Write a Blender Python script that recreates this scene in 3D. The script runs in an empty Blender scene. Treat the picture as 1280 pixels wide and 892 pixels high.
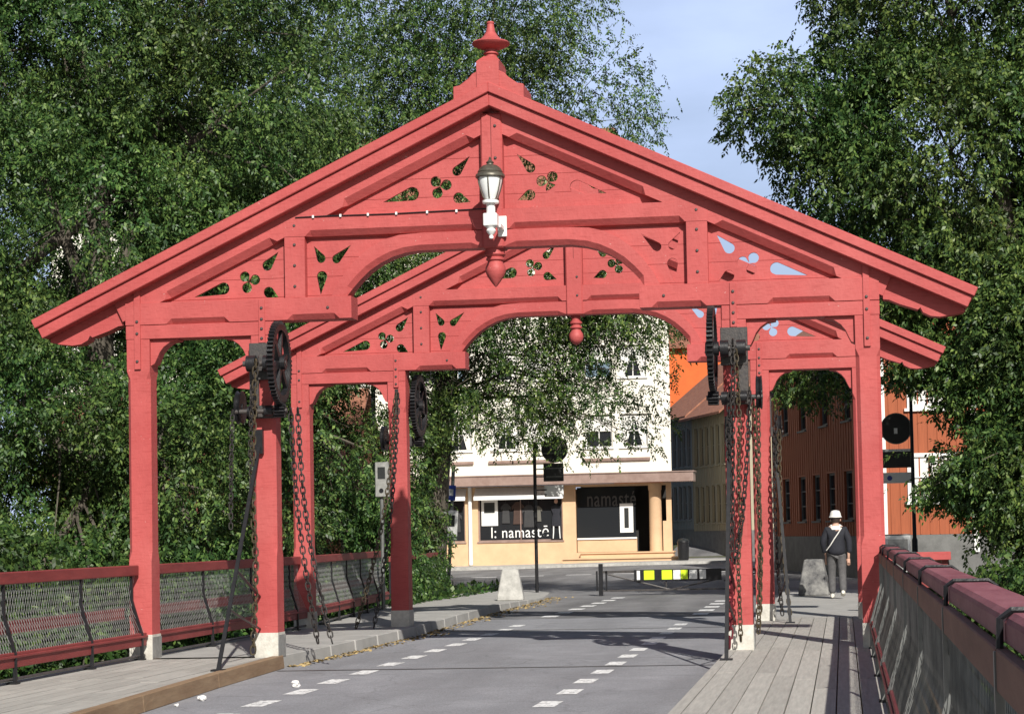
import bpy, bmesh, math, random
import numpy as np
from mathutils import Vector, Matrix, Euler, noise

random.seed(7)
C = bpy.context.scene.collection
PI = math.pi

# ------------------------------------------------------------------ helpers
def link(o, parent=None):
    C.objects.link(o)
    if parent is not None:
        o.parent = parent
    return o

class MB:
    """collects faces and links them as ONE mesh object"""
    def __init__(s):
        s.v = []; s.f = []
    def add(s, vs, fs):
        b = len(s.v); s.v += [tuple(p) for p in vs]
        s.f += [tuple(b + i for i in q) for q in fs]
        return s
    def box(s, x0, x1, y0, y1, z0, z1, M=None):
        vs = [Vector((x, y, z)) for z in (z0, z1) for y in (y0, y1) for x in (x0, x1)]
        if M is not None: vs = [M @ p for p in vs]
        return s.add(vs, [(0,2,3,1),(4,5,7,6),(0,1,5,4),(2,6,7,3),(0,4,6,2),(1,3,7,5)])
    def quad(s, a, b, c, d):
        return s.add([a, b, c, d], [(0,1,2,3)])
    def prism(s, poly, y0, y1, f=None):
        """polygon in x,z extruded along y; f maps a point"""
        n = len(poly)
        vs = [Vector((x, y0, z)) for x, z in poly] + [Vector((x, y1, z)) for x, z in poly]
        if f: vs = [f(p) for p in vs]
        return s.add(vs, [tuple(range(n)), tuple(range(2*n-1, n-1, -1))] + [(i, i+n, (i+1) % n + n, (i+1) % n) for i in range(n)])
    def loft(s, rings, closed_ends=True):
        n = len(rings[0]); b = []
        vs = [p for r in rings for p in r]
        fs = [(k*n+i, k*n+(i+1) % n, (k+1)*n+(i+1) % n, (k+1)*n+i) for k in range(len(rings)-1) for i in range(n)]
        if closed_ends:
            fs.append(tuple(range(n-1, -1, -1))); fs.append(tuple((len(rings)-1)*n+i for i in range(n)))
        return s.add(vs, fs)
    def tube(s, pts, r, n=8, ends=True):
        pts = [Vector(p) for p in pts]; rings = []
        prev = None
        for i, p in enumerate(pts):
            t = (pts[min(i+1, len(pts)-1)] - pts[max(i-1, 0)]).normalized()
            if prev is None:
                a = Vector((0,0,1)) if abs(t.z) < .9 else Vector((1,0,0))
                u = t.cross(a).normalized()
            else:
                u = (prev - t*prev.dot(t)).normalized()
            prev = u; w = t.cross(u)
            rr = r[i] if isinstance(r, (list, tuple)) else r
            rings.append([p + (u*math.cos(2*PI*k/n) + w*math.sin(2*PI*k/n))*rr for k in range(n)])
        return s.loft(rings, ends)
    def lathe(s, prof, c=(0,0,0), n=20, axis='z', ends=True):
        rings = []
        for r, h in prof:
            ring = []
            for k in range(n):
                a = 2*PI*k/n; x, y = r*math.cos(a), r*math.sin(a)
                p = (x, y, h) if axis == 'z' else ((h, x, y) if axis == 'x' else (y, h, x))
                ring.append(Vector(p) + Vector(c))
            rings.append(ring)
        return s.loft(rings, ends)
    def build(s, name, mat, parent=None, smooth=False, bevel=0, off=None):
        me = bpy.data.meshes.new(name)
        vs = s.v if off is None else [(p[0]-off[0], p[1]-off[1], p[2]-off[2]) for p in s.v]
        me.from_pydata(vs, [], s.f); me.update()
        bm = bmesh.new(); bm.from_mesh(me)
        bmesh.ops.recalc_face_normals(bm, faces=bm.faces); bm.to_mesh(me); bm.free()
        if mat: me.materials.append(mat)
        o = link(bpy.data.objects.new(name, me), parent)
        if smooth:
            me.polygons.foreach_set('use_smooth', [True]*len(me.polygons))
            try: me.set_sharp_from_angle(angle=math.radians(40))
            except Exception: pass
        if bevel:
            b = o.modifiers.new('bevel', 'BEVEL'); b.width = bevel; b.segments = 1; b.limit_method = 'ANGLE'; b.angle_limit = math.radians(40)
        return o

def empty(name, loc=(0,0,0), rz=0):
    o = bpy.data.objects.new(name, None); C.objects.link(o)
    o.location = loc; o.rotation_euler = (0,0,rz); o.empty_display_size = .2
    return o
def tag(o, label=None, cat=None, group=None, kind=None):
    for k, v in (('label', label), ('category', cat), ('group', group), ('kind', kind)):
        if v: o[k] = v
    return o
def kids(o): return [c for c in bpy.data.objects if c.parent is o]
def copy_tree(o, parent=None):
    c = o.copy(); C.objects.link(c)
    if parent: c.parent = parent
    for ch in kids(o): copy_tree(ch, c)
    return c
def plain(name, mat, mb, smooth=False, bevel=0, loc=None):
    """a thing that is one mesh, with its origin at loc"""
    o = mb.build(name, mat, None, smooth, bevel, off=loc)
    if loc: o.location = loc
    return o

# ------------------------------------------------------------------ materials
def mat(name, col, rough=.6, var=.12, scale=3.0, stretch=(1,1,1), bump=.0, bscale=40, col2=None, metal=0, spec=.5, island=0, trans=None, detail=6, lo=.35, hi=.65):
    m = bpy.data.materials.new(name); m.use_nodes = True
    nt = m.node_tree; N = nt.nodes; L = nt.links
    bs = N['Principled BSDF']; bs.inputs['Roughness'].default_value = rough; bs.inputs['Metallic'].default_value = metal
    bs.inputs['Specular IOR Level'].default_value = spec
    tc = N.new('ShaderNodeTexCoord'); mp = N.new('ShaderNodeMapping'); mp.inputs['Scale'].default_value = stretch
    L.new(tc.outputs['Object'], mp.inputs['Vector'])
    nz = N.new('ShaderNodeTexNoise'); nz.inputs['Scale'].default_value = scale; nz.inputs['Detail'].default_value = detail; nz.inputs['Roughness'].default_value = .65
    L.new(mp.outputs[0], nz.inputs['Vector'])
    r = N.new('ShaderNodeValToRGB'); c = col
    c2 = col2 or tuple(min(1, x*(1+var)) for x in col)
    c1 = col if col2 else tuple(x*(1-var) for x in col)
    r.color_ramp.elements[0].position = lo; r.color_ramp.elements[1].position = hi
    r.color_ramp.elements[0].color = (*c1, 1); r.color_ramp.elements[1].color = (*c2, 1)
    L.new(nz.outputs['Fac'], r.inputs[0]); out = r.outputs[0]
    if island:
        ge = N.new('ShaderNodeNewGeometry'); hs = N.new('ShaderNodeHueSaturation')
        mr = N.new('ShaderNodeMapRange'); mr.inputs['To Min'].default_value = 1-island; mr.inputs['To Max'].default_value = 1+island
        L.new(ge.outputs['Random Per Island'], mr.inputs['Value']); L.new(mr.outputs[0], hs.inputs['Value']); L.new(out, hs.inputs['Color'])
        out = hs.outputs[0]
    L.new(out, bs.inputs['Base Color'])
    if bump:
        n2 = N.new('ShaderNodeTexNoise'); n2.inputs['Scale'].default_value = bscale; n2.inputs['Detail'].default_value = 4
        L.new(mp.outputs[0], n2.inputs['Vector'])
        bp = N.new('ShaderNodeBump'); bp.inputs['Strength'].default_value = bump; bp.inputs['Distance'].default_value = .02
        L.new(n2.outputs['Fac'], bp.inputs['Height']); L.new(bp.outputs[0], bs.inputs['Normal'])
    return m

def leaf_mat(name, c1, c2, c3):
    m = bpy.data.materials.new(name); m.use_nodes = True
    nt = m.node_tree; N = nt.nodes; L = nt.links
    bs = N['Principled BSDF']; bs.inputs['Roughness'].default_value = .45; bs.inputs['Specular IOR Level'].default_value = .3
    ge = N.new('ShaderNodeNewGeometry'); r = N.new('ShaderNodeValToRGB')
    r.color_ramp.elements[0].color = (*c1, 1); r.color_ramp.elements[1].color = (*c3, 1)
    e = r.color_ramp.elements.new(.6); e.color = (*c2, 1)
    L.new(ge.outputs['Random Per Island'], r.inputs[0])
    tc = N.new('ShaderNodeTexCoord'); nz = N.new('ShaderNodeTexNoise'); nz.inputs['Scale'].default_value = .55; nz.inputs['Detail'].default_value = 3
    L.new(tc.outputs['Object'], nz.inputs['Vector'])
    hs = N.new('ShaderNodeHueSaturation'); mr = N.new('ShaderNodeMapRange')
    mr.inputs['From Min'].default_value = .3; mr.inputs['From Max'].default_value = .7; mr.inputs['To Min'].default_value = .7; mr.inputs['To Max'].default_value = 1.35
    L.new(nz.outputs['Fac'], mr.inputs['Value']); L.new(mr.outputs[0], hs.inputs['Value']); L.new(r.outputs[0], hs.inputs['Color'])
    n3 = N.new('ShaderNodeTexNoise'); n3.inputs['Scale'].default_value = .35; L.new(tc.outputs['Object'], n3.inputs['Vector'])
    m3 = N.new('ShaderNodeMapRange'); m3.inputs['From Min'].default_value = .35; m3.inputs['From Max'].default_value = .65; m3.inputs['To Min'].default_value = .475; m3.inputs['To Max'].default_value = .51; L.new(n3.outputs['Fac'], m3.inputs['Value']); L.new(m3.outputs[0], hs.inputs['Hue'])
    L.new(hs.outputs[0], bs.inputs['Base Color'])
    tr = N.new('ShaderNodeBsdfTranslucent'); L.new(hs.outputs[0], tr.inputs['Color'])
    mx = N.new('ShaderNodeMixShader'); mx.inputs[0].default_value = .15
    L.new(bs.outputs[0], mx.inputs[1]); L.new(tr.outputs[0], mx.inputs[2]); L.new(mx.outputs[0], N['Material Output'].inputs['Surface'])
    return m

def glass_mat(name, col=(.02,.022,.025), rough=.06):
    m = bpy.data.materials.new(name); m.use_nodes = True
    b = m.node_tree.nodes['Principled BSDF']; b.inputs['Base Color'].default_value = (*col, 1); b.inputs['Roughness'].default_value = rough
    return m

RED = mat('red paint', (.425,.085,.081), .55, .09, 2.2, (1,1,.6), .18, 26, spec=.28)
PANEL = mat('boarded red paint', (.425,.085,.081), .55, .09, 2.2, (1,1,.6), .18, 26, spec=.28)
def weather(m, big=(.36,.055,.055), chip=(.55,.36,.33), amt=.55):
    nt = m.node_tree; N = nt.nodes; L = nt.links; bs = N['Principled BSDF']
    src = bs.inputs['Base Color'].links[0].from_socket
    tc = [n for n in N if n.type == 'TEX_COORD'][0]
    def nz_(scale, st, det, lo, hi):
        mp = N.new('ShaderNodeMapping'); mp.inputs['Scale'].default_value = st; L.new(tc.outputs['Object'], mp.inputs[0])
        n = N.new('ShaderNodeTexNoise'); n.inputs['Scale'].default_value = scale; n.inputs['Detail'].default_value = det; L.new(mp.outputs[0], n.inputs['Vector'])
        r = N.new('ShaderNodeMapRange'); r.inputs['From Min'].default_value = lo; r.inputs['From Max'].default_value = hi; L.new(n.outputs['Fac'], r.inputs['Value']); return r.outputs[0]
    def mixc(f, c, k):
        global _
        mu = N.new('ShaderNodeMath'); mu.operation = 'MULTIPLY'; mu.inputs[1].default_value = k; L.new(f, mu.inputs[0])
        x = N.new('ShaderNodeMixRGB'); x.inputs[2].default_value = (*c,1); L.new(mu.outputs[0], x.inputs[0]); return x
    a = mixc(nz_(.9, (1,1,1), 5, .45, .7), big, amt); L.new(src, a.inputs[1])
    f = mixc(nz_(1.3, (1,1,1), 6, .5, .72), (.47,.115,.108), .5); L.new(a.outputs[0], f.inputs[1])
    g = mixc(nz_(5, (1.5,1,14), 4, .52, .72), (.27,.038,.036), .45); L.new(f.outputs[0], g.inputs[1])
    h = mixc(nz_(17, (1,1,1.6), 3, .735, .76), chip, .55); L.new(g.outputs[0], h.inputs[1])
    L.new(h.outputs[0], bs.inputs['Base Color'])
weather(RED); weather(PANEL)
def seams(m, step=.236):
    nt = m.node_tree; N = nt.nodes; L = nt.links; bs = N['Principled BSDF']
    src = bs.inputs['Base Color'].links[0].from_socket
    tc = [n for n in N if n.type == 'TEX_COORD'][0]; sp = N.new('ShaderNodeSeparateXYZ'); L.new(tc.outputs['Object'], sp.inputs[0])
    d = N.new('ShaderNodeMath'); d.operation = 'DIVIDE'; d.inputs[1].default_value = step; L.new(sp.outputs['Z'], d.inputs[0])
    fr = N.new('ShaderNodeMath'); fr.operation = 'FRACT'; L.new(d.outputs[0], fr.inputs[0])
    lt = N.new('ShaderNodeMath'); lt.operation = 'LESS_THAN'; lt.inputs[1].default_value = .035; L.new(fr.outputs[0], lt.inputs[0])
    mxn = N.new('ShaderNodeMixRGB'); mxn.inputs[2].default_value = (.20,.022,.020,1); L.new(lt.outputs[0], mxn.inputs[0]); L.new(src, mxn.inputs[1]); L.new(mxn.outputs[0], bs.inputs['Base Color'])
seams(PANEL)
REDOLD = mat('worn dark red paint', (.17,.026,.026), .55, .35, 5, (1,.3,1), .2, 30, col2=(.25,.045,.042))
REDTOP = mat('weathered purple red paint', (.17,.038,.048), .6, .3, 7, (1,.25,1), .3, 30, col2=(.26,.085,.098))
BROWNB = mat('sun bleached brown board', (.15,.06,.036), .7, .3, 6, (1,.2,1), .2, 30, col2=(.22,.10,.065))
LINE = mat('dark paint seam', (.16,.022,.022), .7)  # dark red of the joint line down the king post
WHITEB = mat('white post base paint', (.42,.40,.35), .7, .12, 7, bump=.25, col2=(.62,.60,.54), detail=9)
ZINC = mat('grey zinc sheet', (.38,.38,.36), .45, .2, 9, metal=.5)
IRON = mat('black painted iron', (.012,.012,.014), .42, .3, 14, bump=.15, bscale=60, spec=.4)
IRONG = mat('worn grey black iron', (.035,.034,.036), .42, .4, 20, bump=.2, bscale=60, col2=(.075,.065,.06))
STAYM = mat('dull black bar', (.012,.012,.014), .6, .3, 14, spec=.3)
CHAIN = mat('oiled dark chain iron', (.016,.015,.016), .38, .4, 25, col2=(.04,.034,.03), metal=.0)
CHAINRUST = mat('rusty brown chain iron', (.030,.024,.017), .45, .4, 25, col2=(.09,.068,.036), metal=.0)
CHAINRED = mat('red brown chain iron', (.11,.012,.018), .45, .3, 25, metal=.1)
WIRE = mat('galvanised wire', (.42,.42,.40), .4, .2, 10, metal=.6)
WIREDK = mat('dark grey wire', (.07,.07,.07), .34, .4, 2.0, metal=.8, col2=(.26,.255,.24))  # darker grey than the other mesh, varied by noise
PLANK = mat('weathered grey planks', (.36,.345,.315), .75, .14, 5, (6,.35,1), .25, 30, island=.10)
KERBW = mat('brown timber kerb', (.20,.125,.07), .75, .25, 5, (1,.2,1), .3, 25, col2=(.29,.20,.12))
ASPH = mat('worn asphalt', (.215,.217,.232), .85, .14, 1.1, bump=.35, bscale=160, col2=(.275,.277,.295))
ASPH2 = mat('dark street asphalt', (.14,.139,.144), .85, .2, .8, bump=.35, bscale=120, col2=(.21,.208,.212))
CONC = mat('pale concrete', (.30,.295,.275), .85, .14, 5, bump=.35, bscale=50, col2=(.48,.47,.44), detail=9)
CONC2 = mat('pavement slabs', (.29,.285,.27), .85, .14, 2, bump=.3, bscale=60, col2=(.37,.36,.34))
def asphalt_detail(m, dark, light):
    nt = m.node_tree; N = nt.nodes; L = nt.links; bs = N['Principled BSDF']; src = bs.inputs['Base Color'].links[0].from_socket
    tc = [n for n in N if n.type == 'TEX_COORD'][0]
    mp = N.new('ShaderNodeMapping'); mp.inputs['Scale'].default_value = (1,.16,1); L.new(tc.outputs['Object'], mp.inputs[0])
    n = N.new('ShaderNodeTexNoise'); n.inputs['Scale'].default_value = 1.1; n.inputs['Detail'].default_value = 6; L.new(mp.outputs[0], n.inputs['Vector'])
    r = N.new('ShaderNodeMapRange'); r.inputs['From Min'].default_value = .42; r.inputs['From Max'].default_value = .66; r.inputs['To Max'].default_value = .85; L.new(n.outputs['Fac'], r.inputs['Value'])
    x = N.new('ShaderNodeMixRGB'); x.inputs[2].default_value = (*dark,1); L.new(r.outputs[0], x.inputs[0]); L.new(src, x.inputs[1])
    v = N.new('ShaderNodeTexVoronoi'); v.feature = 'DISTANCE_TO_EDGE'; v.inputs['Scale'].default_value = .42
    nd = N.new('ShaderNodeTexNoise'); nd.inputs['Scale'].default_value = 1.6; nd.inputs['Detail'].default_value = 5; L.new(tc.outputs['Object'], nd.inputs['Vector'])
    ad = N.new('ShaderNodeMixRGB'); ad.blend_type = 'ADD'; ad.inputs[0].default_value = .9; L.new(tc.outputs['Object'], ad.inputs[1]); L.new(nd.outputs['Color'], ad.inputs[2]); L.new(ad.outputs[0], v.inputs['Vector'])
    lt = N.new('ShaderNodeMapRange'); lt.inputs['From Min'].default_value = .004; lt.inputs['From Max'].default_value = .012; lt.inputs['To Min'].default_value = .22; lt.inputs['To Max'].default_value = 0; L.new(v.outputs['Distance'], lt.inputs['Value'])
    y = N.new('ShaderNodeMixRGB'); y.inputs[2].default_value = (.05,.05,.05,1); L.new(lt.outputs[0], y.inputs[0]); L.new(x.outputs[0], y.inputs[1])
    g = N.new('ShaderNodeTexNoise'); g.inputs['Scale'].default_value = 70; g.inputs['Detail'].default_value = 2; L.new(tc.outputs['Object'], g.inputs['Vector'])
    gr = N.new('ShaderNodeMapRange'); gr.inputs['From Min'].default_value = .35; gr.inputs['From Max'].default_value = .65; gr.inputs['To Min'].default_value = .80; gr.inputs['To Max'].default_value = 1.22; L.new(g.outputs['Fac'], gr.inputs['Value'])
    hs = N.new('ShaderNodeHueSaturation'); L.new(gr.outputs[0], hs.inputs['Value']); L.new(y.outputs[0], hs.inputs['Color']); L.new(hs.outputs[0], bs.inputs['Base Color'])
asphalt_detail(ASPH, (.185,.186,.198), None); asphalt_detail(ASPH2, (.10,.099,.103), None)
MARK = mat('worn white road paint', (.27,.27,.275), .7, .1, 18, col2=(.76,.76,.75), lo=.40, hi=.49)
SOIL = mat('bank soil and low grass', (.04,.05,.02), .95, .4, .7, bump=.5, col2=(.08,.085,.035))
WATER = mat('river water', (.02,.03,.03), .08, .2, .3, bump=.3, bscale=2)
BARK = mat('grey brown bark', (.055,.046,.036), .9, .4, 6, (1,1,.3), .6, 22, col2=(.12,.105,.08))
LEAF1 = leaf_mat('elm leaves', (.014,.038,.012), (.047,.104,.025), (.13,.205,.052))
LEAF2 = leaf_mat('ash leaves', (.014,.038,.013), (.050,.104,.024), (.14,.21,.05))
LEAF3 = leaf_mat('ivy leaves', (.012,.034,.010), (.034,.080,.018), (.085,.15,.032))
DRY = mat('dry leaf litter', (.22,.15,.06), .9, .4, 9, col2=(.36,.27,.12), island=.4)
PAPER = mat('crumpled white paper', (.75,.74,.72), .8)
WHITEP = mat('white enamel', (.78,.78,.76), .35, .05, 8)
BRONZE = mat('greyed bronze lamp cap', (.12,.11,.085), .45, .3, 12, metal=.5)
MILK = mat('milky lamp glass', (.80,.82,.80), .18, .03, 6, spec=.6)
PLASTER = mat('cream white render', (.76,.73,.64), .85, .05, 1.2, bump=.15, bscale=90)
PEACH = mat('peach painted plinth', (.60,.40,.24), .7, .08, 1.5, bump=.1, bscale=60)
CANOPY = mat('brown copper canopy edge', (.22,.145,.12), .55, .15, 2.5, col2=(.30,.21,.18))
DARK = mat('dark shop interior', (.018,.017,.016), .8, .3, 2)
GLASS = glass_mat('dark window glass')
GLASSB = glass_mat('glass with painted sky reflection', (.16,.22,.28), .05)  # sky reflection painted in as a blue grey base colour
CURT = mat('white curtain', (.68,.67,.63), .8, .1, 30, (1,1,.05))
TRIM = mat('white window trim', (.72,.71,.68), .6, .05, 4)
BLUE = mat('blue sign face', (.03,.06,.33), .4)
SIGNBK = mat('dark grey sign back', (.016,.018,.018), .5, .2, 6)
GREYM = mat('grey galvanised post', (.16,.165,.16), .45, .2, 5, metal=.4)
YEL = mat('fluorescent yellow reflector', (.62,.86,.02), .5, .05, 5)
ORANGE = mat('orange red boarding', (.66,.13,.028), .8, .1, 1.2)
RUSTO = mat('warm orange timber boarding', (.31,.082,.032), .8, .12, 4, (5,5,.3))
BROWN = mat('dark red brown timber boarding', (.17,.062,.035), .8, .15, 4, (4,4,.3))
GREYB = mat('slate blue timber boarding', (.22,.25,.27), .8, .12, 4, (5,5,.3))
OLIVE = mat('olive beige timber boarding', (.34,.31,.22), .8, .10, 4, (5,5,.3))
PLINTH = mat('dark stone plinth', (.13,.13,.125), .85, .2, 2.5, bump=.3, bscale=20)
TILE = mat('red brown roof tiles', (.20,.075,.045), .8, .25, 6, (1,1,1), .8, 9, col2=(.33,.15,.09))
SKIN = mat('skin', (.50,.30,.22), .6)
JACKET = mat('black jacket cloth', (.014,.015,.022), .85, .2, 20)
TROUS = mat('grey trouser cloth', (.085,.083,.085), .85, .2, 18)
HATM = mat('white cap cloth', (.70,.68,.64), .8)
HAIR = mat('dark hair', (.03,.02,.015), .6)
SHOE = mat('cream shoe', (.60,.57,.50), .7)

# ------------------------------------------------------------------ cut panels
def cutpanel(name, outer, holes, y0, y1, material, parent, bevel=.006):
    cu = bpy.data.curves.new(name, 'CURVE'); cu.dimensions = '2D'; cu.fill_mode = 'BOTH'
    for pts in [outer] + holes:
        sp = cu.splines.new('POLY'); sp.points.add(len(pts)-1); sp.use_cyclic_u = True
        for p, (x, z) in zip(sp.points, pts): p.co = (x, z, 0, 1)
    cu.extrude = (y1-y0)/2
    t = bpy.data.objects.new('t', cu); C.objects.link(t)
    dg = bpy.context.evaluated_depsgraph_get()
    me = bpy.data.meshes.new_from_object(t.evaluated_get(dg)); bpy.data.objects.remove(t)
    me.name = name
    me.transform(Matrix.Translation((0,(y0+y1)/2,0)) @ Matrix.Rotation(PI/2, 4, 'X'))
    bm = bmesh.new(); bm.from_mesh(me); bmesh.ops.remove_doubles(bm, verts=bm.verts, dist=1e-5); bmesh.ops.recalc_face_normals(bm, faces=bm.faces); bm.to_mesh(me); bm.free()
    me.materials.clear(); me.materials.append(material)
    o = link(bpy.data.objects.new(name, me), parent)
    return o
def tear(tip, bulb, r, bend=0.0):
    T = Vector(tip); B = Vector(bulb); d = (T-B); L = d.length; a0 = math.atan2(d.y, d.x)
    half = math.acos(min(.9, r/L)); pts = []
    n = 16
    for k in range(n+1):
        a = a0 + half + (2*PI-2*half)*k/n
        pts.append((B.x+r*math.cos(a), B.y+r*math.sin(a)))
    q = Vector((-d.y, d.x)).normalized()*bend
    last = Vector(pts[-1]); first = Vector(pts[0])
    m1 = (last+T)/2 + q; m2 = (first+T)/2 + q
    return pts + [tuple(m1), tuple(T), tuple(m2)]
def trefoil(cs):
    cx = sum(c[0] for c in cs)/3; cz = sum(c[1] for c in cs)/3; pts = []
    for k in range(48):
        a = 2*PI*k/48; dx, dz = math.cos(a), math.sin(a); best = .012
        for x, z, r in cs:
            ex, ez = cx-x, cz-z; b = ex*dx+ez*dz; c = ex*ex+ez*ez-r*r; D = b*b-c
            if D > 0: best = max(best, -b+math.sqrt(D))
        pts.append((cx+dx*best, cz+dz*best))
    return pts
def mx(pts, m): return [(m*p[0], *p[1:]) for p in pts]

def timber(mb, p0, p1, w, d0, d1, ch=(), c=.05):
    """beam whose lower edge runs p0->p1 in x,z; w tall, y d0..d1; lower front edge chamfered on the stretches ch (m along it)"""
    P0 = Vector((p0[0], 0, p0[1])); P1 = Vector((p1[0], 0, p1[1])); t = (P1-P0); Ln = t.length; t.normalize()
    up = Vector((-t.z, 0, t.x));  up = up if up.z > 0 else -up
    st = [(0, .002)]
    for a, b in ch: st += [(a, .002), (a+.07, c), (b-.07, c), (b, .002)]
    st.append((Ln, .002)); rings = []
    for s, k in st:
        o = P0 + t*s
        rings.append([o+up*w+Vector((0,d0,0)), o+up*w+Vector((0,d1,0)), o+Vector((0,d1,0)), o+Vector((0,d0+k,0)), o+up*k*1.25+Vector((0,d0,0))])
    return mb.loft(rings)

# ------------------------------------------------------------------ the two portals
HB = []
def portal(loc, label, ball):
    R = empty('bridge_portal', loc)
    tag(R, label, 'portal', 'red timber portals of the bridge')
    bolt_src = MB(); bolt_src.lathe([(.001,-.018),(.014,-.016),(.02,-.006),(.02,0)], (0,0,0), 8, 'y')
    bsrc = None
    for s in (-1, 1):
        for kx in (4.555, 2.945):
            x = s*kx; h = .145
            mb = MB(); rings = []
            for z, c in ((.3,.004),(1.22,.004),(1.34,.042),(3.5,.042),(3.6,.004),(4.45,.004)):
                w = h+.004 if z > 3.55 else h
                rings.append([Vector((x+a*w, b*w, z)) for a, b in ((-1+c/w,-1),(1-c/w,-1),(1,-1+c/w),(1,1-c/w),(1-c/w,1),(-1+c/w,1),(-1,1-c/w),(-1,-1+c/w))])
            mb.loft(rings); p = mb.build('post', RED, R)
            b = MB(); b.box(x-h-.006, x+h+.006, -h-.006, h+.006, -.02, .3); q = b.build('post_base', WHITEB, p)
            z_ = MB(); e = x+(h+.006); z_.box(e, e+.008, -h-.01, h+.01, 0, .27); z_.build('side_plate', ZINC, p)
            st = MB(); st.box(x-.04, x+.04, -.178, -.14, 3.62 if kx > 4 else 3.905, 4.72 if kx > 4 else 4.45); st.build('batten', RED, p, bevel=.004)
            if ball and kx < 4:
                sl_ = MB(); sl_.box(x-.03, x+.03, -.1505, -.146, 3.5, 3.88); sl_.build('chain_slot', DARK, p)
            for bz in ((3.72, 4.07, 4.22, 4.62) if kx > 4 else (3.96, 4.08, 4.2, 4.34)):
                if bsrc is None:
                    bsrc = bolt_src.build('bolt', IRONG, p); bo = bsrc
                else:
                    bo = bsrc.copy(); C.objects.link(bo); bo.parent = p
                bo.location = (x, -.178, bz)
        # lower and upper tie timbers
        lo = MB(); a, b_ = sorted((s*4.71, s*2.80)); lo.box(a, b_, -.156, .15, 4.0, 4.175); lo.build('lower_tie_beam', RED, R, bevel=.006)
        up = MB()
        x0, x1 = (-4.71, -1.80) if s < 0 else (1.80, 4.71)
        off = (lambda q: q+4.71) if s < 0 else (lambda q: q-1.80)
        chs = sorted([tuple(sorted((off(s*4.18), off(s*3.36)))), tuple(sorted((off(s*2.62), off(s*1.95))))])
        timber(up, (x0, 4.18), (x1, 4.18), .275, -.165, .155, chs, .055); up.build('tie_beam', RED, R, bevel=.006)
        # queen post
        q = MB(); a, b_ = sorted((s*2.65, s*2.39)); q.box(a, b_, -.146, .146, 4.455, 5.50); qp = q.build('queen_post', RED, R, bevel=.004)
        for bz in (4.6, 4.86, 5.12, 5.36):
            bo = bsrc.copy(); C.objects.link(bo); bo.parent = qp; bo.location = (s*2.52, -.146, bz)
        bo = bsrc.copy(); C.objects.link(bo); bo.parent = qp; bo.location = (s*2.1, -.165, 4.32)
        # rafter with its eave tail
        ra = MB(); sl = .47
        n_ = math.hypot(1, sl)
        P0 = (-4.75, 6.46-4.75*sl); P1 = (-.0, 6.46)
        def dist(xx): return (xx+4.75)*n_
        tmp = MB(); timber(tmp, P0, P1, .34, -.15, .15, ((dist(-4.2), dist(-2.74)), (dist(-1.9), dist(-.22))), .07)
        ra.add([(p[0]*-s, p[1], p[2]) for p in tmp.v], tmp.f)
        tail = [(-5.72,4.0),(-5.60,3.975),(-5.43,3.955),(-5.32,3.968),(-5.23,4.015),(-5.20,4.075),(-5.17,4.05),(-4.95,4.125),(-4.83,4.18),(-4.755,4.19),(-4.755,4.57),(-5.72,4.12)]
        ra.prism(mx(tail, -s), -.10, .10); ra.build('rafter', RED, R, bevel=.004)
        # fretwork panels
        F = lambda pts: mx(pts, -s)
        holes = [tear((-.296,6.167),(-.464,5.984),.061,.0), trefoil([(-.735,5.863,.068),(-.601,5.816,.068),(-.716,5.719,.068)]), tear((-.297,5.59),(-.45,5.647),.068), tear((-1.411,5.629),(-1.037,5.722),.087)]
        cutpanel('fretwork_panel', F([(-2.2,5.46),(-.1,5.46),(-.1,6.5)]), [F(h) for h in holes], -.03, .01, PANEL, R)
        holes = [tear((-2.758,5.06),(-2.907,4.891),.066), trefoil([(-3.2,4.761,.066),(-3.068,4.717,.066),(-3.174,4.619,.066)]), tear((-2.766,4.485),(-2.892,4.553),.069), tear((-3.857,4.523),(-3.477,4.621),.077)]
        cutpanel('fretwork_panel', F([(-4.4,4.44),(-2.62,4.44),(-2.62,5.3)]), [F(h) for h in holes], -.03, .01, PANEL, R)
        holes = [tear((-2.305,5.114),(-2.213,4.954),.057), tear((-1.825,5.111),(-2.016,4.942),.057), tear((-2.227,4.487),(-2.205,4.729),.067)]
        cutpanel('fretwork_panel', F([(-2.42,4.44),(-1.95,4.44),(-1.74,4.72),(-1.45,4.95),(-1.1,5.1),(-1.1,5.24),(-2.42,5.24)]), [F(h) for h in holes], -.03, .01, PANEL, R)
        # curved brace under the collar
        low = [(-1.86,4.455),(-1.80,4.55),(-1.70,4.66),(-1.58,4.77),(-1.44,4.86),(-1.29,4.93),(-1.13,4.975),(-.95,5.0),(-.13,5.0)]
        top = [(-.13,5.213),(-1.0,5.213),(-1.25,5.19),(-1.46,5.12),(-1.66,4.99),(-1.82,4.83),(-1.95,4.66),(-2.06,4.455)]
        br = MB(); n = len(low)
        # front edge of the underside chamfered: loft along the arch
        def upper(i):
            t = i/(n-1); k = (1-t)*(len(top)-1); j = int(min(k, len(top)-2)); f = k-j
            return (top[j][0]*(1-f)+top[j+1][0]*f, top[j][1]*(1-f)+top[j+1][1]*f)
        rings = []
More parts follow.
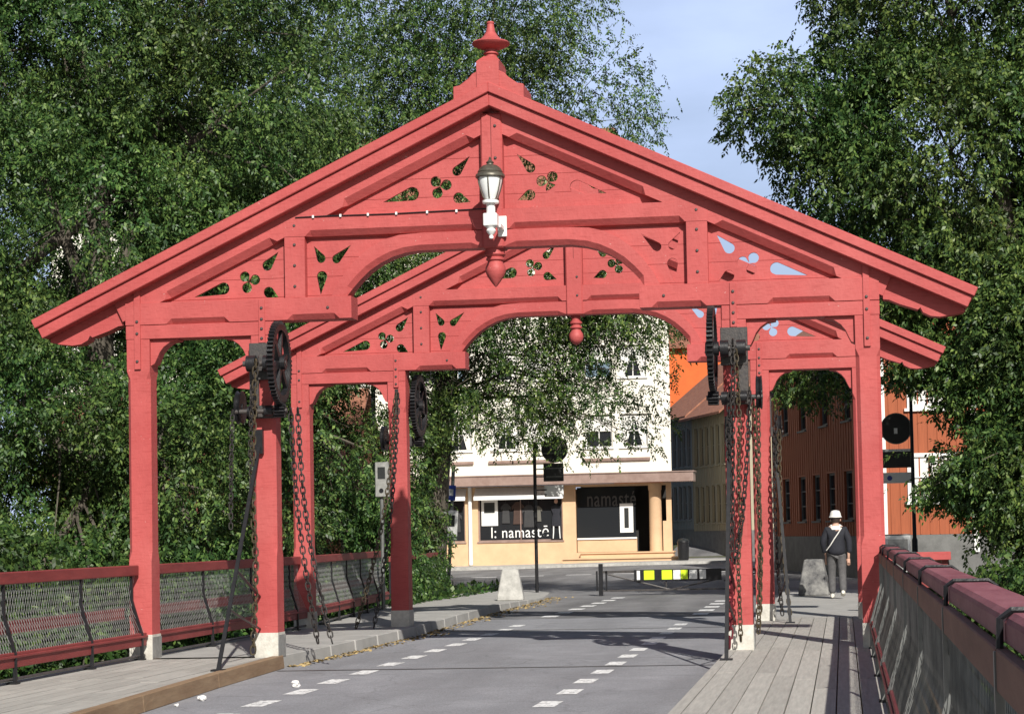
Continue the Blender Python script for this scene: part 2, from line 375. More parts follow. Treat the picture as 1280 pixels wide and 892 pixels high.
        for i, (lx, lz) in enumerate(low):
            ux, uz = upper(i); dv = Vector((ux-lx, uz-lz)); dv.normalize()
            c = .05 if 1 <= i <= n-2 else .004
            rings.append([Vector((-s*ux,-.135,uz)), Vector((-s*ux,.12,uz)), Vector((-s*lx,.12,lz)), Vector((-s*lx,-.135+c,lz)), Vector((-s*(lx+dv.x*c*1.3),-.135,lz+dv.y*c*1.3))])
            if i == n-2:
                lx, lz = (-.28, 5.0); ux, uz = (-.28, 5.213)
                rings.append([Vector((-s*ux,-.135,uz)), Vector((-s*ux,.12,uz)), Vector((-s*lx,.12,lz)), Vector((-s*lx,-.135+.05,lz)), Vector((-s*lx,-.135,lz+.065))])
        br.loft(rings); br.build('arch_brace', RED, R)
        # small corner brackets under the tie
        for sg, ex in ((1, -4.41), (-1, -3.094)):
            poly = [(0,3.998),(0,3.665),(.05,3.69),(.085,3.76),(.115,3.83),(.17,3.90),(.25,3.955),(.36,3.975),(.36,3.998)]
            bk = MB(); bk.prism([(-s*(ex+sg*px), pz) for px, pz in poly], -.10, .10); bk.build('corner_bracket', RED, R, bevel=.004)
        # roof slope, two stepped boards
        ang = math.atan(.4685)
        ux, uz = math.cos(ang), -math.sin(ang)
        nx, nz = math.sin(ang), math.cos(ang)
        Lr = 5.86/ux
        def rb(o0, o1, ext, y0, y1, nm):
            # board between perpendicular offsets o0,o1 under the roof line
            a0 = (0, 7.02-o0/nz); a1 = (0, 7.02-o1/nz)
            e0 = (ux*(Lr+ext)-nx*o0, 7.02+uz*(Lr+ext)-nz*o0); e1 = (ux*(Lr+ext)-nx*o1, 7.02+uz*(Lr+ext)-nz*o1)
            m = MB(); m.prism([(s*a0[0], a0[1]), (s*e0[0], e0[1]), (s*e1[0], e1[1]), (s*a1[0], a1[1])], y0, y1)
            return m.build(nm, RED, R, bevel=.008)
        rb(0, .115, .02, -.335, .335, 'roof_slope')
        rb(.117, .262, 0, -.295, .295, 'bargeboard')
    cb = MB(); timber(cb, (-2.66,5.22), (2.66,5.22), .25, -.152, .152, ((.28,2.46),(2.86,5.04)), .06); cb.build('collar_beam', RED, R, bevel=.006)
    kp = MB(); kp.box(-.135,.135,-.172,.172,4.985,6.66); k = kp.build('king_post', RED, R, bevel=.02)
    g = MB(); g.box(-.004,.004,-.175,-.172,5.9,6.62); g.build('seam', LINE, k)
    for bz in (5.3, 5.6, 6.1, 6.5):
        bo = bsrc.copy(); C.objects.link(bo); bo.parent = k; bo.location = (.05, -.172, bz)
    pd = MB()
    if ball:
        prof = [(.075,4.99),(.075,4.9),(.1,4.885),(.1,4.86),(.075,4.84),(.075,4.82),(.1,4.80),(.1,4.785),(.07,4.77),(.08,4.74),(.108,4.70),(.118,4.65),(.11,4.60),(.085,4.56),(.04,4.525),(.001,4.51)]
    else:
        prof = [(.12,4.99),(.12,4.93),(.13,4.915),(.10,4.885),(.115,4.87),(.115,4.85),(.09,4.835),(.10,4.81),(.125,4.76),(.128,4.71),(.105,4.65),(.06,4.585),(.02,4.53),(.001,4.515)]
    pd.lathe(prof, (0,-.02,0), 20); pd.build('pendant', RED, R, smooth=True)
    # finial
    st = [(-.44,6.78),(-.44,6.98),(-.36,6.995),(-.25,7.075),(-.20,7.13),(-.14,7.16),(.14,7.16),(.20,7.13),(.25,7.075),(.36,6.995),(.44,6.98),(.44,6.78),(0,6.99)]
    fb = MB(); fb.prism(st, -.30, .30); f = fb.build('finial', RED, R, bevel=.008)
    a = MB(); a.box(-.14,.14,-.262,.14,6.93,7.27); a.lathe([(.195,7.268),(.195,7.31),(.13,7.37)], (0,-.06,0), 4); 
    a2 = MB(); a2.box(-.14,.14,-.32,.20,6.93,7.28)
    a2.loft([[Vector((x*w, -.061+y*w*1.43, z)) for x, y in ((-1,-1),(1,-1),(1,1),(-1,1))] for w, z in ((.141,7.281),(.141,7.30),(.075,7.375))])
    a2.build('finial_block', RED, f)
    c = MB(); c.lathe([(.075,7.36),(.075,7.415),(.095,7.42),(.095,7.44),(.07,7.45),(.075,7.475),(.15,7.50),(.225,7.535),(.238,7.555),(.225,7.57),(.14,7.60),(.09,7.65),(.06,7.70),(.046,7.765),(.042,7.80),(.05,7.81),(.042,7.83),(.001,7.84)], (0,-.06,0), 24)
    c.build('finial_cap', RED, f, smooth=True)
    return R
portal((0,0,0), 'nearer red timber portal with fretwork gable carrying the white lantern', False)
portal((0,7.24,-.035), 'farther red timber portal with ball pendant, framed under the nearer gable', True)

# ------------------------------------------------------------------ lantern and cable on the near portal
ln = empty('wall_lantern', (0,-.17,5.1)); tag(ln, 'white wall lantern with bronze cap on the near king post', 'lantern')
ln.scale = (1,1,.91); ln.location = (.05,-.17,5.06)
y = -.38
m = MB(); m.box(.02,.13,-.035,0,.06,.34); m.box(.045,.105,-.30,-.03,.14,.20); m.build('bracket', WHITEP, ln, bevel=.006)
m = MB(); m.box(-.085,.085,y-.075,y+.075,.14,.31); m.build('ballast_box', WHITEP, ln, bevel=.01)
m = MB(); m.lathe([(.001,-.03),(.025,-.02),(.03,.0),(.02,.02),(.045,.05),(.06,.08),(.05,.11),(.07,.138)], (0,y,0), 14); m.build('pendant_drop', WHITEP, ln, True)
m = MB(); m.lathe([(.055,.31),(.055,.44),(.10,.45),(.105,.47),(.10,.485),(.06,.50),(.05,.52)], (0,y,0), 16); m.build('neck', WHITEP, ln, True)
m = MB(); m.lathe([(.07,.505),(.085,.53),(.115,.62),(.14,.72),(.15,.78),(.15,.80)], (0,y,0), 24); m.build('glass_globe', MILK, ln, True)
m = MB()
for k in range(6):
    a = PI/6+k*PI/3
    m.tube([(math.cos(a)*r, y+math.sin(a)*r, z) for r, z in ((.08,.505),(.095,.53),(.125,.62),(.15,.72),(.16,.80))], .008, 5)
m.build('cage', BRONZE, ln)
m = MB(); m.lathe([(.17,.79),(.18,.80),(.178,.83),(.165,.845),(.15,.86),(.155,.87),(.13,.92),(.09,.955),(.045,.97),(.04,.985),(.05,1.0),(.03,1.02),(.012,1.045),(.015,1.06),(.001,1.08)], (0,y,0), 24); m.build('cap', BRONZE, ln, True)
cb = empty('lamp_cable', (0,0,5.46)); tag(cb, 'thin black cable clipped along the collar beam left of the lantern', 'cable')
m = MB(); m.tube([(-2.5,-.16,.0),(-2.1,-.162,.004),(-1.3,-.162,-.002),(-.3,-.164,.012),(-.05,-.19,.01)], .008, 5); m.build('wire', IRON, cb)
for x in (-2.27,-1.92,-1.57,-1.21,-.82,-.45):
    m = MB(); m.box(x-.012,x+.012,-.176,-.15,-.016,.018); m.build('clip', WHITEP, cb)

# ------------------------------------------------------------------ winches and chains
def cyl(mb, x0, x1, y, z, r, n=18): mb.lathe([(r, x0), (r, x1)], (0, y, z), n, 'x')
def gear_ring(mb, cx, cy, cz, R, t, teeth):
    prof = []
    for k in range(teeth*4):
        a = 2*PI*k/(teeth*4); r = R if (k % 4) in (0, 1) else R-.04
        prof.append((cy+math.cos(a)*r, cz+math.sin(a)*r))
    n = len(prof); ri = R-.11
    inner = [(cy+math.cos(2*PI*k/n)*ri, cz+math.sin(2*PI*k/n)*ri) for k in range(n)]
    x0, x1 = cx-t/2, cx+t/2
    vs = [(x0,*p) for p in prof]+[(x1,*p) for p in prof]+[(x0,*p) for p in inner]+[(x1,*p) for p in inner]
    fs = []
    for i in range(n):
        j = (i+1) % n
        fs += [(i,j,n+j,n+i),(2*n+j,2*n+i,3*n+i,3*n+j),(i,2*n+i,2*n+j,j),(n+i,n+j,3*n+j,3*n+i)]
    mb.add(vs, fs)
def spokes(mb, cx, cy, cz, R, t, k):
    for i in range(k):
        a = 2*PI*i/k+.3; d = Vector((0, math.cos(a), math.sin(a))); q = Vector((0,-d.z,d.y)); o = Vector((cx,cy,cz))
        ring = lambda rr, w: [o+d*rr+q*w+Vector((t*.3,0,0)), o+d*rr+q*w-Vector((t*.3,0,0)), o+d*rr-q*w-Vector((t*.3,0,0)), o+d*rr-q*w+Vector((t*.3,0,0))]
        mb.loft([ring(.05,.045), ring(R-.09,.028)])
def winch(x, Y, z0, m, label, back=False):
    W = empty('bridge_winch', (x, Y, z0), PI if back else 0); tag(W, label, 'winch', 'iron winches on the inner portal posts')
    if back: m = -m
    def bx(mb, a, b, *r):
        a, b = sorted((m*a, m*b)); mb.box(a, b, *r)
    p = MB(); bx(p,-.165,.165,-.205,-.153,3.44,3.90); bx(p,-.165,-.05,-.205,-.153,3.12,3.44); bx(p,-.18,.165,-.21,-.153,2.96,3.12); p.build('mounting_plate', IRONG, W, bevel=.006)
    c = m*.255
    g = MB(); gear_ring(g, c, -.36, 3.63, .515, .075, 56); spokes(g, c, -.36, 3.63, .5, .075, 6); cyl(g, c-.08, c+.08, -.36, 3.63, .085); g.build('gear_wheel', IRON, W)
    for a, b in ((-.15,-.04),(.06,.16)):
        q = MB(); cyl(q, m*a, m*b, -.36, 3.63, .10); q.build('bearing', IRON, W, True)
        q = MB(); cyl(q, m*a, m*b, -.34, 3.04, .065); q.build('bearing', IRON, W, True)
    s = MB(); cyl(s, m*-.2, m*.34, -.36, 3.63, .035, 12); s.build('shaft', IRONG, W, True)
    s = MB(); cyl(s, m*-.34, m*.34, -.34, 3.04, .03, 12); s.build('shaft', IRONG, W, True)
    pn = MB(); gear_ring(pn, c, -.34, 3.035, .085, .13, 12); cyl(pn, c-.06, c+.06, -.34, 3.035, .05, 12); pn.build('pinion', IRON, W)
    pu = MB(); cx = m*-.29
    pu.lathe([(.10,-.03),(.19,-.035),(.21,-.03),(.18,0),(.21,.03),(.19,.035),(.10,.03)], (cx,-.18,3.10), 26, 'x'); spokes(pu, cx, -.18, 3.10, .22, .06, 5); cyl(pu, cx-.04, cx+.04, -.18, 3.10, .05); pu.build('pulley', IRON, W)
    return W
winch(-2.945,0,0,1,'black iron winch on the left inner post of the nearer portal').rotation_euler.z = .05
winch(2.945,0,0,-1,'black iron winch on the right inner post of the nearer portal')
winch(-2.945,7.24,-.035,1,'black winch on the back of the farther left inner post', True)
winch(2.945,7.24,-.035,-1,'black winch behind the chains on the farther right inner post', True)

def chain(pts, mat_, label, group=None, pitch=.075, wire=.0115, W=.062):
    pts = [Vector(p) for p in pts]
    # smooth resample
    seg = [(pts[i+1]-pts[i]).length for i in range(len(pts)-1)]; T = sum(seg); n = max(2, int(T/pitch))
    def at(s):
        i = 0
        while i < len(seg)-1 and s > seg[i]: s -= seg[i]; i += 1
        return pts[i].lerp(pts[i+1], min(1, s/seg[i]))
    mb = MB(); L = pitch*1.38
    for k in range(n):
        a = at(k*T/n); b = at((k+1)*T/n); c = (a+b)/2; t = (b-a).normalized()
        u = t.cross(Vector((.3,1,.05))).normalized(); w = t.cross(u)
        tw = PI/4 + (PI/2 if k % 2 else 0) + random.uniform(-.25,.25)
        q = u*math.cos(tw)+w*math.sin(tw); nn = t.cross(q)
        path = []
        h = L/2-W/2
        for j in range(10):
            an = 2*PI*j/10; px = math.cos(an)*W/2; pz = math.sin(an)*W/2 + (h if math.sin(an) > 0.01 else (-h if math.sin(an) < -.01 else 0))
            path.append(c+q*px+t*pz)
        rings = []
        for j in range(10):
            tt = (path[(j+1) % 10]-path[j-1]).normalized(); e = tt.cross(nn)
            rings.append([path[j]+(nn*math.cos(2*PI*i/5)+e*math.sin(2*PI*i/5))*wire*.86 for i in range(5)])
        rings.append(rings[0]); mb.loft(rings, False)
    lo = min(pts, key=lambda p: p.z)
    o = plain('hanging_chain', mat_, mb, True, loc=tuple(lo)); tag(o, label, 'chain', group)
    return o
def sag(a, b, s, n=10):
    a = Vector(a); b = Vector(b)
    return [a.lerp(b, i/n)+Vector((s[0],s[1],s[2] if len(s)>2 else 0))*math.sin(PI*i/n) for i in range(n+1)]
G1 = 'lifting chains on the nearer portal'; G2 = 'lifting chains on the farther portal'
# nearer, left
chain([(-2.945,-.44,3.66),(-2.96,-.45,3.3),(-3.0,-.42,2.6),(-3.02,-.40,1.9),(-3.0,-.36,1.2),(-3.02,-.36,.6),(-3.05,-.36,.06)], CHAINRUST, 'heavy rust brown chain hanging in front of the near left inner post', G1, .085, .0125, .068)
chain([(-2.91,-.44,3.70),(-2.99,-.47,3.2),(-3.03,-.44,2.5),(-3.02,-.42,2.0)], CHAIN, 'short dark chain doubled beside the heavy one on the near left post', G1, .06, .009, .045)
chain([(-3.24,-.46,3.05),(-3.26,-.47,2.4),(-3.28,-.46,1.6)], CHAIN, 'thin dark chain dropping from the outer pulley of the left winch', G1, .06, .009, .045)
chain(sag((-2.70,.2,3.1), (-2.43,.35,.14), (-.06,0),12), CHAIN, 'slack dark chain behind the near left post, left of two ending in hooks', G1, .075)
chain(sag((-2.62,.25,3.1), (-2.23,.30,.14), (-.10,0),12), CHAIN, 'slack dark chain behind the near left post, right of two ending in hooks', G1, .075)
# nearer, right
chain([(2.945,-.45,3.72),(2.94,-.47,3.3),(2.92,-.45,2.7),(2.90,-.42,2.0),(2.87,-.40,1.2)], CHAIN, 'dark chain down the face of the near right inner post', G1, .07, .011, .055)
chain([(2.98,-.45,3.6),(3.0,-.44,2.8),(2.97,-.42,2.1),(2.99,-.40,1.55),(2.94,-.38,1.05),(2.95,-.36,.12)], CHAINRUST, 'yellowish rusty chain reaching the white base of the near right post', G1, .065, .010, .052)
chain([(2.90,-.46,3.15),(2.86,-.45,2.6),(2.87,-.44,2.0),(2.84,-.42,1.05)], CHAIN, 'dark thin chain on the left edge of the near right post', G1, .07, .011, .055)
chain([(2.84,-.42,1.05),(2.83,-.40,.5),(2.81,-.40,.05)], CHAINRED, 'heavy red chain with large links hanging beside the right stay foot', G1, .11, .016, .085)
chain([(3.13,-.40,3.1),(3.09,-.42,2.4),(3.01,-.42,1.6),(2.90,-.41,1.05)], CHAIN, 'dark chain slanting across the near right post to the knot', G1, .07, .011, .055)
chain([(3.17,-.3,3.0),(3.19,-.24,2.2),(3.21,-.2,1.2),(3.15,-.1,.2)], CHAINRUST, 'long dull chain between the near and far right inner posts', G1, .075, .012, .06)
# farther, left
chain(sag((-2.90,6.85,3.75), (-3.55,6.6,.02), (.14,0),12), CHAINRUST, 'rusty slack chain slanting left of the farther left inner post', G2, .08, .012, .062)
chain(sag((-2.86,6.85,3.75), (-3.27,6.65,.02), (.08,0),12), CHAIN, 'dark slack chain nearest the farther left inner post', G2, .08, .012, .062)
# farther, right
chain(sag((2.93,6.8,3.7), (2.88,6.8,.16), (0,0),8), CHAINRUST, 'brown chain hanging down the face of the farther right inner post', G2, .08, .013, .065)
chain(sag((3.20,6.95,3.3), (3.22,6.85,.1), (-.07,0),12), CHAIN, 'dark chain right of the farther right inner post, touching its post', G2, .08, .012, .06)
chain(sag((3.24,6.95,3.0), (3.34,6.85,.1), (-.05,0),12), CHAINRUST, 'rusty chain rightmost beside the farther right inner post', G2, .08, .012, .06)

def stay(foot, top, mid, label):
    S = empty('iron_stay', foot); tag(S, label, 'stay', 'iron stays bracing the inner posts')
    f = Vector(foot); t = Vector(top)-f
    m = MB(); d = t.normalized(); u = Vector((1,0,0)); 
    rings = [[p+u*.022+Vector((0,.012,0)), p-u*.022+Vector((0,.012,0)), p-u*.022-Vector((0,.012,0)), p+u*.022-Vector((0,.012,0))] for p in (Vector((0,0,.01)), t)]
    m.loft(rings); m.build('bar', STAYM, S)
    m = MB(); m.box(-.07,.07,-.06,.06,0,.02); m.build('foot_plate', IRON, S)
    m = MB(); m.tube([t*.42, Vector(mid)-f], .018, 6); m.tube([t*.25, Vector(mid)-f+Vector((0,0,-.4))], .014, 6); m.build('brace_rod', IRON, S)
    m = MB(); m.box(t.x-.05,t.x+.05,t.y-.02,t.y+.04,t.z-.1,t.z+.2); m.build('top_plate', IRON, S)
    return S
stay((-2.78,-2.5,0), (-2.99,-.20,2.62), (-3.02,-.16,.75), 'slanting black iron stay with its foot at the left walkway edge')
stay((2.87,-1.95,0), (2.86,-.20,2.62), (2.88,-.16,.75), 'slanting black iron stay with its foot on the right planked walkway')
stay((3.36,6.2,0), (3.17,7.06,2.7), (3.15,7.1,.7), 'slanting black iron stay behind the chains at the farther right post')

# ------------------------------------------------------------------ railings
def railing(name, label, pts, side, sts, rail_h=1.17, wire=WIRE, old=REDOLD, straps=False, group='bridge railings', mesh_dx=.064, midboard=True, r=.0028):
    """pts: two points (x,y) along the deck edge; side +1 when the walkway lies towards +x"""
    p0 = Vector((pts[0][0], pts[0][1], 0)); p1 = Vector((pts[1][0], pts[1][1], 0)); T = (p1-p0); L = T.length; t = T.normalized()
    n = Vector((t.y, -t.x, 0)); n = n if n.x*side > 0 else -n     # towards the walkway
    R = empty(name, tuple(p0)); tag(R, label, 'railing', group)
    P = lambda s, off, z: t*s + n*off + Vector((0,0,z))
    def bar(mb, s0, s1, o0, o1, z0, z1):
        mb.add([P(s, o, z) for z in (z0, z1) for o in (o0, o1) for s in (s0, s1)], [(0,2,3,1),(4,5,7,6),(0,1,5,4),(2,6,7,3),(0,4,6,2),(1,3,7,5)])
    prof = [(0,rail_h-.1),(0,.74),(.015,.68),(.10,.40),(.125,.32),(.13,0.0)]
    if straps:
        cuts = sts
        for a, b in zip([0]+cuts, cuts+[L]):
            if b-a < .1: continue
            m = MB(); s0, s1 = a+.004, b-.004
            pf = [(.012,rail_h-.085),(.012,rail_h-.018),(-.01,rail_h),(-.14,rail_h),(-.165,rail_h-.018),(-.165,rail_h-.085)]
            m.loft([[P(s, o, z) for o, z in pf] for s in (s0, s1)]); m.build('top_rail', REDTOP, R, bevel=.008)
            m = MB(); bar(m, a+.01, b-.01, .004, .04, rail_h-.205, rail_h-.092); m.build('rail_board', BROWNB, R, bevel=.004)
        for s in sts:
            m = MB(); m.tube([P(s,.03,rail_h-.16),P(s,.026,rail_h-.015),P(s,-.004,rail_h+.006),P(s,-.145,rail_h+.006),P(s,-.175,rail_h-.015),P(s,-.175,rail_h-.11)], .011, 6)
            m.lathe([(.001,.0),(.02,.0),(.02,.02),(.001,.028)], tuple(P(s,.04,rail_h-.156)), 8, 'x' if abs(n.x) > .5 else 'y')
            m.build('iron_strap', IRON, R)
    else:
        m = MB(); bar(m, 0, L, -.05, .06, rail_h-.13, rail_h); m.build('top_rail', old, R, bevel=.01)
    m = MB(); bar(m, 0, L, .085, .155, .17, .33); bar(m, 0, L, .155, .175, .27, .30); m.build('bottom_rail', old, R, bevel=.006)
    if midboard:
        m = MB(); bar(m, 0, L, -.16, -.13, .50, .64); m.build('outer_board', old, R)
    m = MB(); m.tube([P(0,.12,.05), P(L,.12,.05)], .018, 6); m.build('foot_pipe', IRONG, R)
    for s in sts:
        m = MB(); rings = []
        for o, z in prof:
            k_ = .03
            rings.append([P(s-.018, o+.015+k_, z), P(s+.018, o+.015+k_, z), P(s+.018, o-.02+k_, z), P(s-.018, o-.02+k_, z)])
        m.loft(rings); st = m.build('stanchion', GREYM if straps else IRON, R)
        m = MB(); bar(m, s-.05, s+.05, .07, .19, .0, .02); m.build('foot_plate', IRON, st)
    # woven wire following the bent stanchions
    m = MB(); wp = [(.02,rail_h-.13),(.02,.74),(.03,.68),(.115,.40),(.135,.31)]
    hs = [rail_h-.13-z for _, z in wp]; sl = .42
    for dr in (1, -1):
        k = -1.0
        while k < L+1:
            pp = []
            for (o, z), h in zip(wp, hs):
                s = k+dr*sl*(h-.35); pp.append((s, o+dr*.002, z))
            k += mesh_dx
            if min(p[0] for p in pp) < .0 or max(p[0] for p in pp) > L: continue
            m.tube([P(*q) for q in pp], r, 3, False)
    m.build('wire_mesh', wire, R)
    return R
railing('bridge_railing', 'dark red left railing with wire mesh, section in front of the nearer portal', ((-4.62,-11.6),(-4.62,-.18)), 1, [11.6-.0-k for k in (10.2,8.1,6.0,4.02,1.95,.35)][0:6])
railing('bridge_railing', 'dark red left railing with wire mesh, section between the two portals', ((-4.62,.18),(-4.62,7.05)), 1, [2.15,4.3,6.3])
railing('bridge_railing', 'dark red left railing with wire mesh, short section past the farther portal', ((-4.64,7.42),(-5.3,15.5)), 1, [1.0,2.4,3.9,5.4,6.8])
railing('bridge_railing', 'long right railing with weathered purple top rail and iron straps', ((4.62,-23.2),(4.66,-.17)), -1, [23.2-18.3+2.75*k for k in range(7)]+[22.9], 1.22, WIREDK, REDOLD, True, mesh_dx=.066, midboard=False, r=.0021)
railing('bridge_railing', 'right railing section between the two portals', ((4.64,.18),(4.64,7.05)), -1, [2.2,4.4], 1.2, WIREDK, REDOLD, True, mesh_dx=.05, midboard=False)
e = empty('wing_rail', (4.75,9.5,0)); tag(e, 'bright red wing rail beyond the right posts, in front of the tree', 'rail')
m = MB(); m.box(0,1.25,-.05,.05,.86,1.0); m.build('top_rail', RED, e, bevel=.008)
for x in (.06,1.15):
    m = MB(); m.box(x-.05,x+.05,.052,.13,-.6,.98); m.build('stanchion', REDOLD, e)
m = MB(); m.box(0,1.25,-.04,.03,.40,.52); m.build('lower_rail', REDOLD, e)

# ------------------------------------------------------------------ ground, deck, road
def sm(a, b, x):
    t = min(1, max(0, (x-a)/(b-a))); return t*t*(3-2*t)
def land(x, y):
    """height of the land behind the bridge head"""
    fx = .5 + .5*sm(-14, -2, x)
    z = -.152 + (.18*sm(24, 56, y) + max(0, y-69)*.075*sm(69,73,y))*fx
    if y > 90: z = land(x, 90)+ (y-90)*.01
    return z
def ground_z(x, y):
    z = land(x, max(y, 12))-.012
    e = sm(13, 9, y)                       # towards the river
    side = sm(5.2, 9, abs(x))
    bank = sm(21, 8, y)*side
    return z - 4.6*max(e, 0) - 2.2*bank*(1-e)
xs = [-420,-200,-100,-60,-40,-30]+[x*1.0 for x in range(-25,26)]+[30,40,60,100,200,420]
ys = [-60,-30,-10,0]+[4+.5*k for k in range(0,50)]+[30+2*k for k in range(0,36)]+[110,140,200,300,450]
m = MB(); vs = [(x, y, ground_z(x, y)) for y in ys for x in xs]; nx_ = len(xs)
m.add(vs, [(j*nx_+i, j*nx_+i+1, (j+1)*nx_+i+1, (j+1)*nx_+i) for j in range(len(ys)-1) for i in range(nx_-1)])
o = m.build('ground', SOIL, None, True); tag(o, kind='structure')
m = MB(); m.quad((-420,-200,-4.3),(420,-200,-4.3),(420,12,-4.3),(-420,12,-4.3)); tag(m.build('river', WATER), kind='structure')

# left kerb line (deck edge of the walkway) and right edge
KL = [(-1.60,-17),(-2.02,-11.3),(-2.40,-5.8),(-2.60,-3.0),(-2.755,-.02)]
KL2 = [(-2.80,.0),(-2.72,2),(-2.66,7),(-2.82,11),(-2.95,15),(-3.0,20),(-3.1,23),(-3.5,26.5),(-4.4,29),(-6.2,31)]
def strip(mb, line, x_far, z, n_sub=1):
    for (x0,y0),(x1,y1) in zip(line[:-1], line[1:]):
        mb.quad((x_far(y0),y0,z),(x0,y0,z),(x1,y1,z),(x_far(y1),y1,z))
m = MB(); m.box(-3.25,2.9,-40,12.5,-.6,-.15); o = m.build('road', ASPH); tag(o, kind='structure')
# street: crossing road sheet following the land
m = MB(); gx = [-60,-40,-25]+[-18+1.5*i for i in range(25)]+[24,34,50]; gy = [12.5+1.25*j for j in range(60)]
gv = [(x, y, land(x, y)+.004) for y in gy for x in gx]; nn = len(gx)
def in_street(x, y):
    if y < 22: return -3.9 <= x <= 3.3
    if y < 57: return True
    return x > -4.5
fs = [(j*nn+i, j*nn+i+1, (j+1)*nn+i+1, (j+1)*nn+i) for j in range(len(gy)-1) for i in range(nn-1) if in_street((gx[i]+gx[i+1])/2, gy[j])]
m.add(gv, fs); o = m.build('street', ASPH2); tag(o, kind='structure')
# walkway planks
def planks(name, x0f, x1, w, y0, y1, z, step=4.2):
    m = MB(); x = x1; k = 0
    while x < 9:
        a, b = x, x+w-.012
        y = y0 - random.uniform(0, step)
        while y < y1:
            ya, yb = max(y, y0), min(y+step-.006, y1)
            if yb > ya+.05:
                lim = x0f((ya+yb)/2)
                if a < lim: m.box(a, min(b, lim), ya, yb, z-.05+random.uniform(-.002,.002), z+random.uniform(-.002,.002))
            y += step
        x += w; k += 1
        if x > x0f(0)+2: break
    o = m.build(name, PLANK); tag(o, kind='structure'); return o
planks('walkway', lambda y: 4.72, 2.885, .205, -26, 8.2, 0)
def klx(y, line):
    for (x0,y0),(x1,y1) in zip(line[:-1], line[1:]):
        if y0 <= y <= y1: return x0+(x1-x0)*(y-y0)/(y1-y0)
    return line[0][0] if y < line[0][1] else line[-1][0]
planks('walkway', lambda y: klx(y, KL)-.13, -4.75, .205, -16, -.27, 0, 1.3)
m = MB(); m.box(-5.2,-3.252,-40,8.6,-.6,-.07); m.box(2.902,5.0,-40,8.6,-.6,-.07); tag(m.build('bridge_deck', KERBW), kind='structure')
# brown timber kerb of the left walkway
m = MB()
for (x0,y0),(x1,y1) in zip(KL[:-1], KL[1:]):
    m.loft([[Vector((x-.13,y,-.149)),Vector((x,y,-.149)),Vector((x-.015,y,.012)),Vector((x-.13,y,.012))] for x, y in ((x0,y0),(x1,y1))])
o = m.build('kerb', KERBW, None, bevel=.006); tag(o, kind='structure')
m = MB()
m.loft([[Vector((x,y,-.149)),Vector((x+.1,y,-.149)),Vector((x+.1,y,.002)),Vector((x,y,.002))] for x, y in ((2.775,-26),(2.775,8.2))]); o = m.build('kerb', PLANK); tag(o, kind='structure')
# concrete pavement between and beyond the portals
m = MB(); zc = 0
far = lambda y: -4.8 if y < 8 else -4.8-(y-8)*.09
for (x0,y0),(x1,y1) in zip(KL2[:-1], KL2[1:]):
    za, zb = [0 if q < 15 else 0-.10*sm(15,24,q) for q in (y0,y1)]
    m.add([(far(y0),y0,za),(x0-.16,y0,za),(x1-.16,y1,zb),(far(y1),y1,zb)], [(0,1,2,3)])
    m.add([(far(y0),y0,za-.35),(x0-.16,y0,za-.35),(x1-.16,y1,zb-.35),(far(y1),y1,zb-.35)], [(0,1,2,3)])
m.add([(far(-.26),-.26,0),(-3.0,-.26,0),(-3.0,-.26,-.4),(far(-.26),-.26,-.4)], [(0,1,2,3)])
o = m.build('pavement', CONC2); tag(o, kind='structure')
m = MB(); m.box(2.775,5.0,8.2,22,-.5,-.012); o = m.build('pavement', CONC2); tag(o, kind='structure')
m = MB()
for (x0,y0),(x1,y1) in zip(KL2[:-1], KL2[1:]):
    d = Vector((x1-x0,y1-y0)).normalized(); L_ = math.hypot(x1-x0,y1-y0); k = max(1, int(L_/1.1))
    for i in range(k):
        q = []
        for f in (i/k+.006, (i+1)/k-.006):
            xx, yy = x0+(x1-x0)*f, y0+(y1-y0)*f; z = .008-.10*sm(15,24,yy)
            q.append([Vector((xx-.16,yy,-.2)),Vector((xx+.02,yy,-.2)),Vector((xx,yy,z)),Vector((xx-.16,yy,z))])
        m.loft(q)
o = m.build('kerb', CONC2, None, bevel=.01); tag(o, kind='structure')
# shop pavement
m = MB()
for k in range(24):
    xa, xb = -30+k*1.25, -30+(k+1)*1.25
    m.add([(xa,57.5,land(xa,57.5)+.004),(xb,57.5,land(xb,57.5)+.004),(xb,57.5,land(xb,57.5)+.12),(xa,57.5,land(xa,57.5)+.12),(xb,63.5,land(xb,60)+.13),(xa,63.5,land(xa,60)+.13)], [(0,1,2,3),(3,2,4,5)])
o = m.build('pavement', CONC); tag(o, kind='structure')
# dashed lane lines
m = MB()
for k in range(-6, 8):
    y = .05+1.35*k; w = random.uniform(-.012,.012)
    m.quad((-1.61+w,y,-.146),(-1.39+w,y-.0,-.146),(-1.39+w,y+.66,-.146),(-1.61+w,y+.66,-.146))
    m.quad((1.30+w,y-.4,-.146),(1.51+w,y-.4,-.146),(1.51+w,y+.2,-.146),(1.30+w,y+.2,-.146))
o = m.build('road_marking', MARK); tag(o, kind='structure')
m = MB()
for k in range(7):
    y = 13+1.6*k; z = land(-1.5, y)+.01; z2 = land(-1.5, y+.7)+.01; x = -1.6+.03*k
    m.quad((x,y,z),(x+.3,y,z),(x+.3,y+.7,z2),(x,y+.7,z2))
    if k < 5: m.quad((1.3,y,z),(1.6,y,z),(1.6,y+.7,z2),(1.3,y+.7,z2))
for k in range(9):
    x = -9+1.7*k; z = land(x,44)+.012
    m.quad((x,43.9,z),(x+.9,43.9,z),(x+.9,44.3,z+.004),(x,44.3,z+.004))
o = m.build('road_marking', MARK); tag(o, kind='structure')
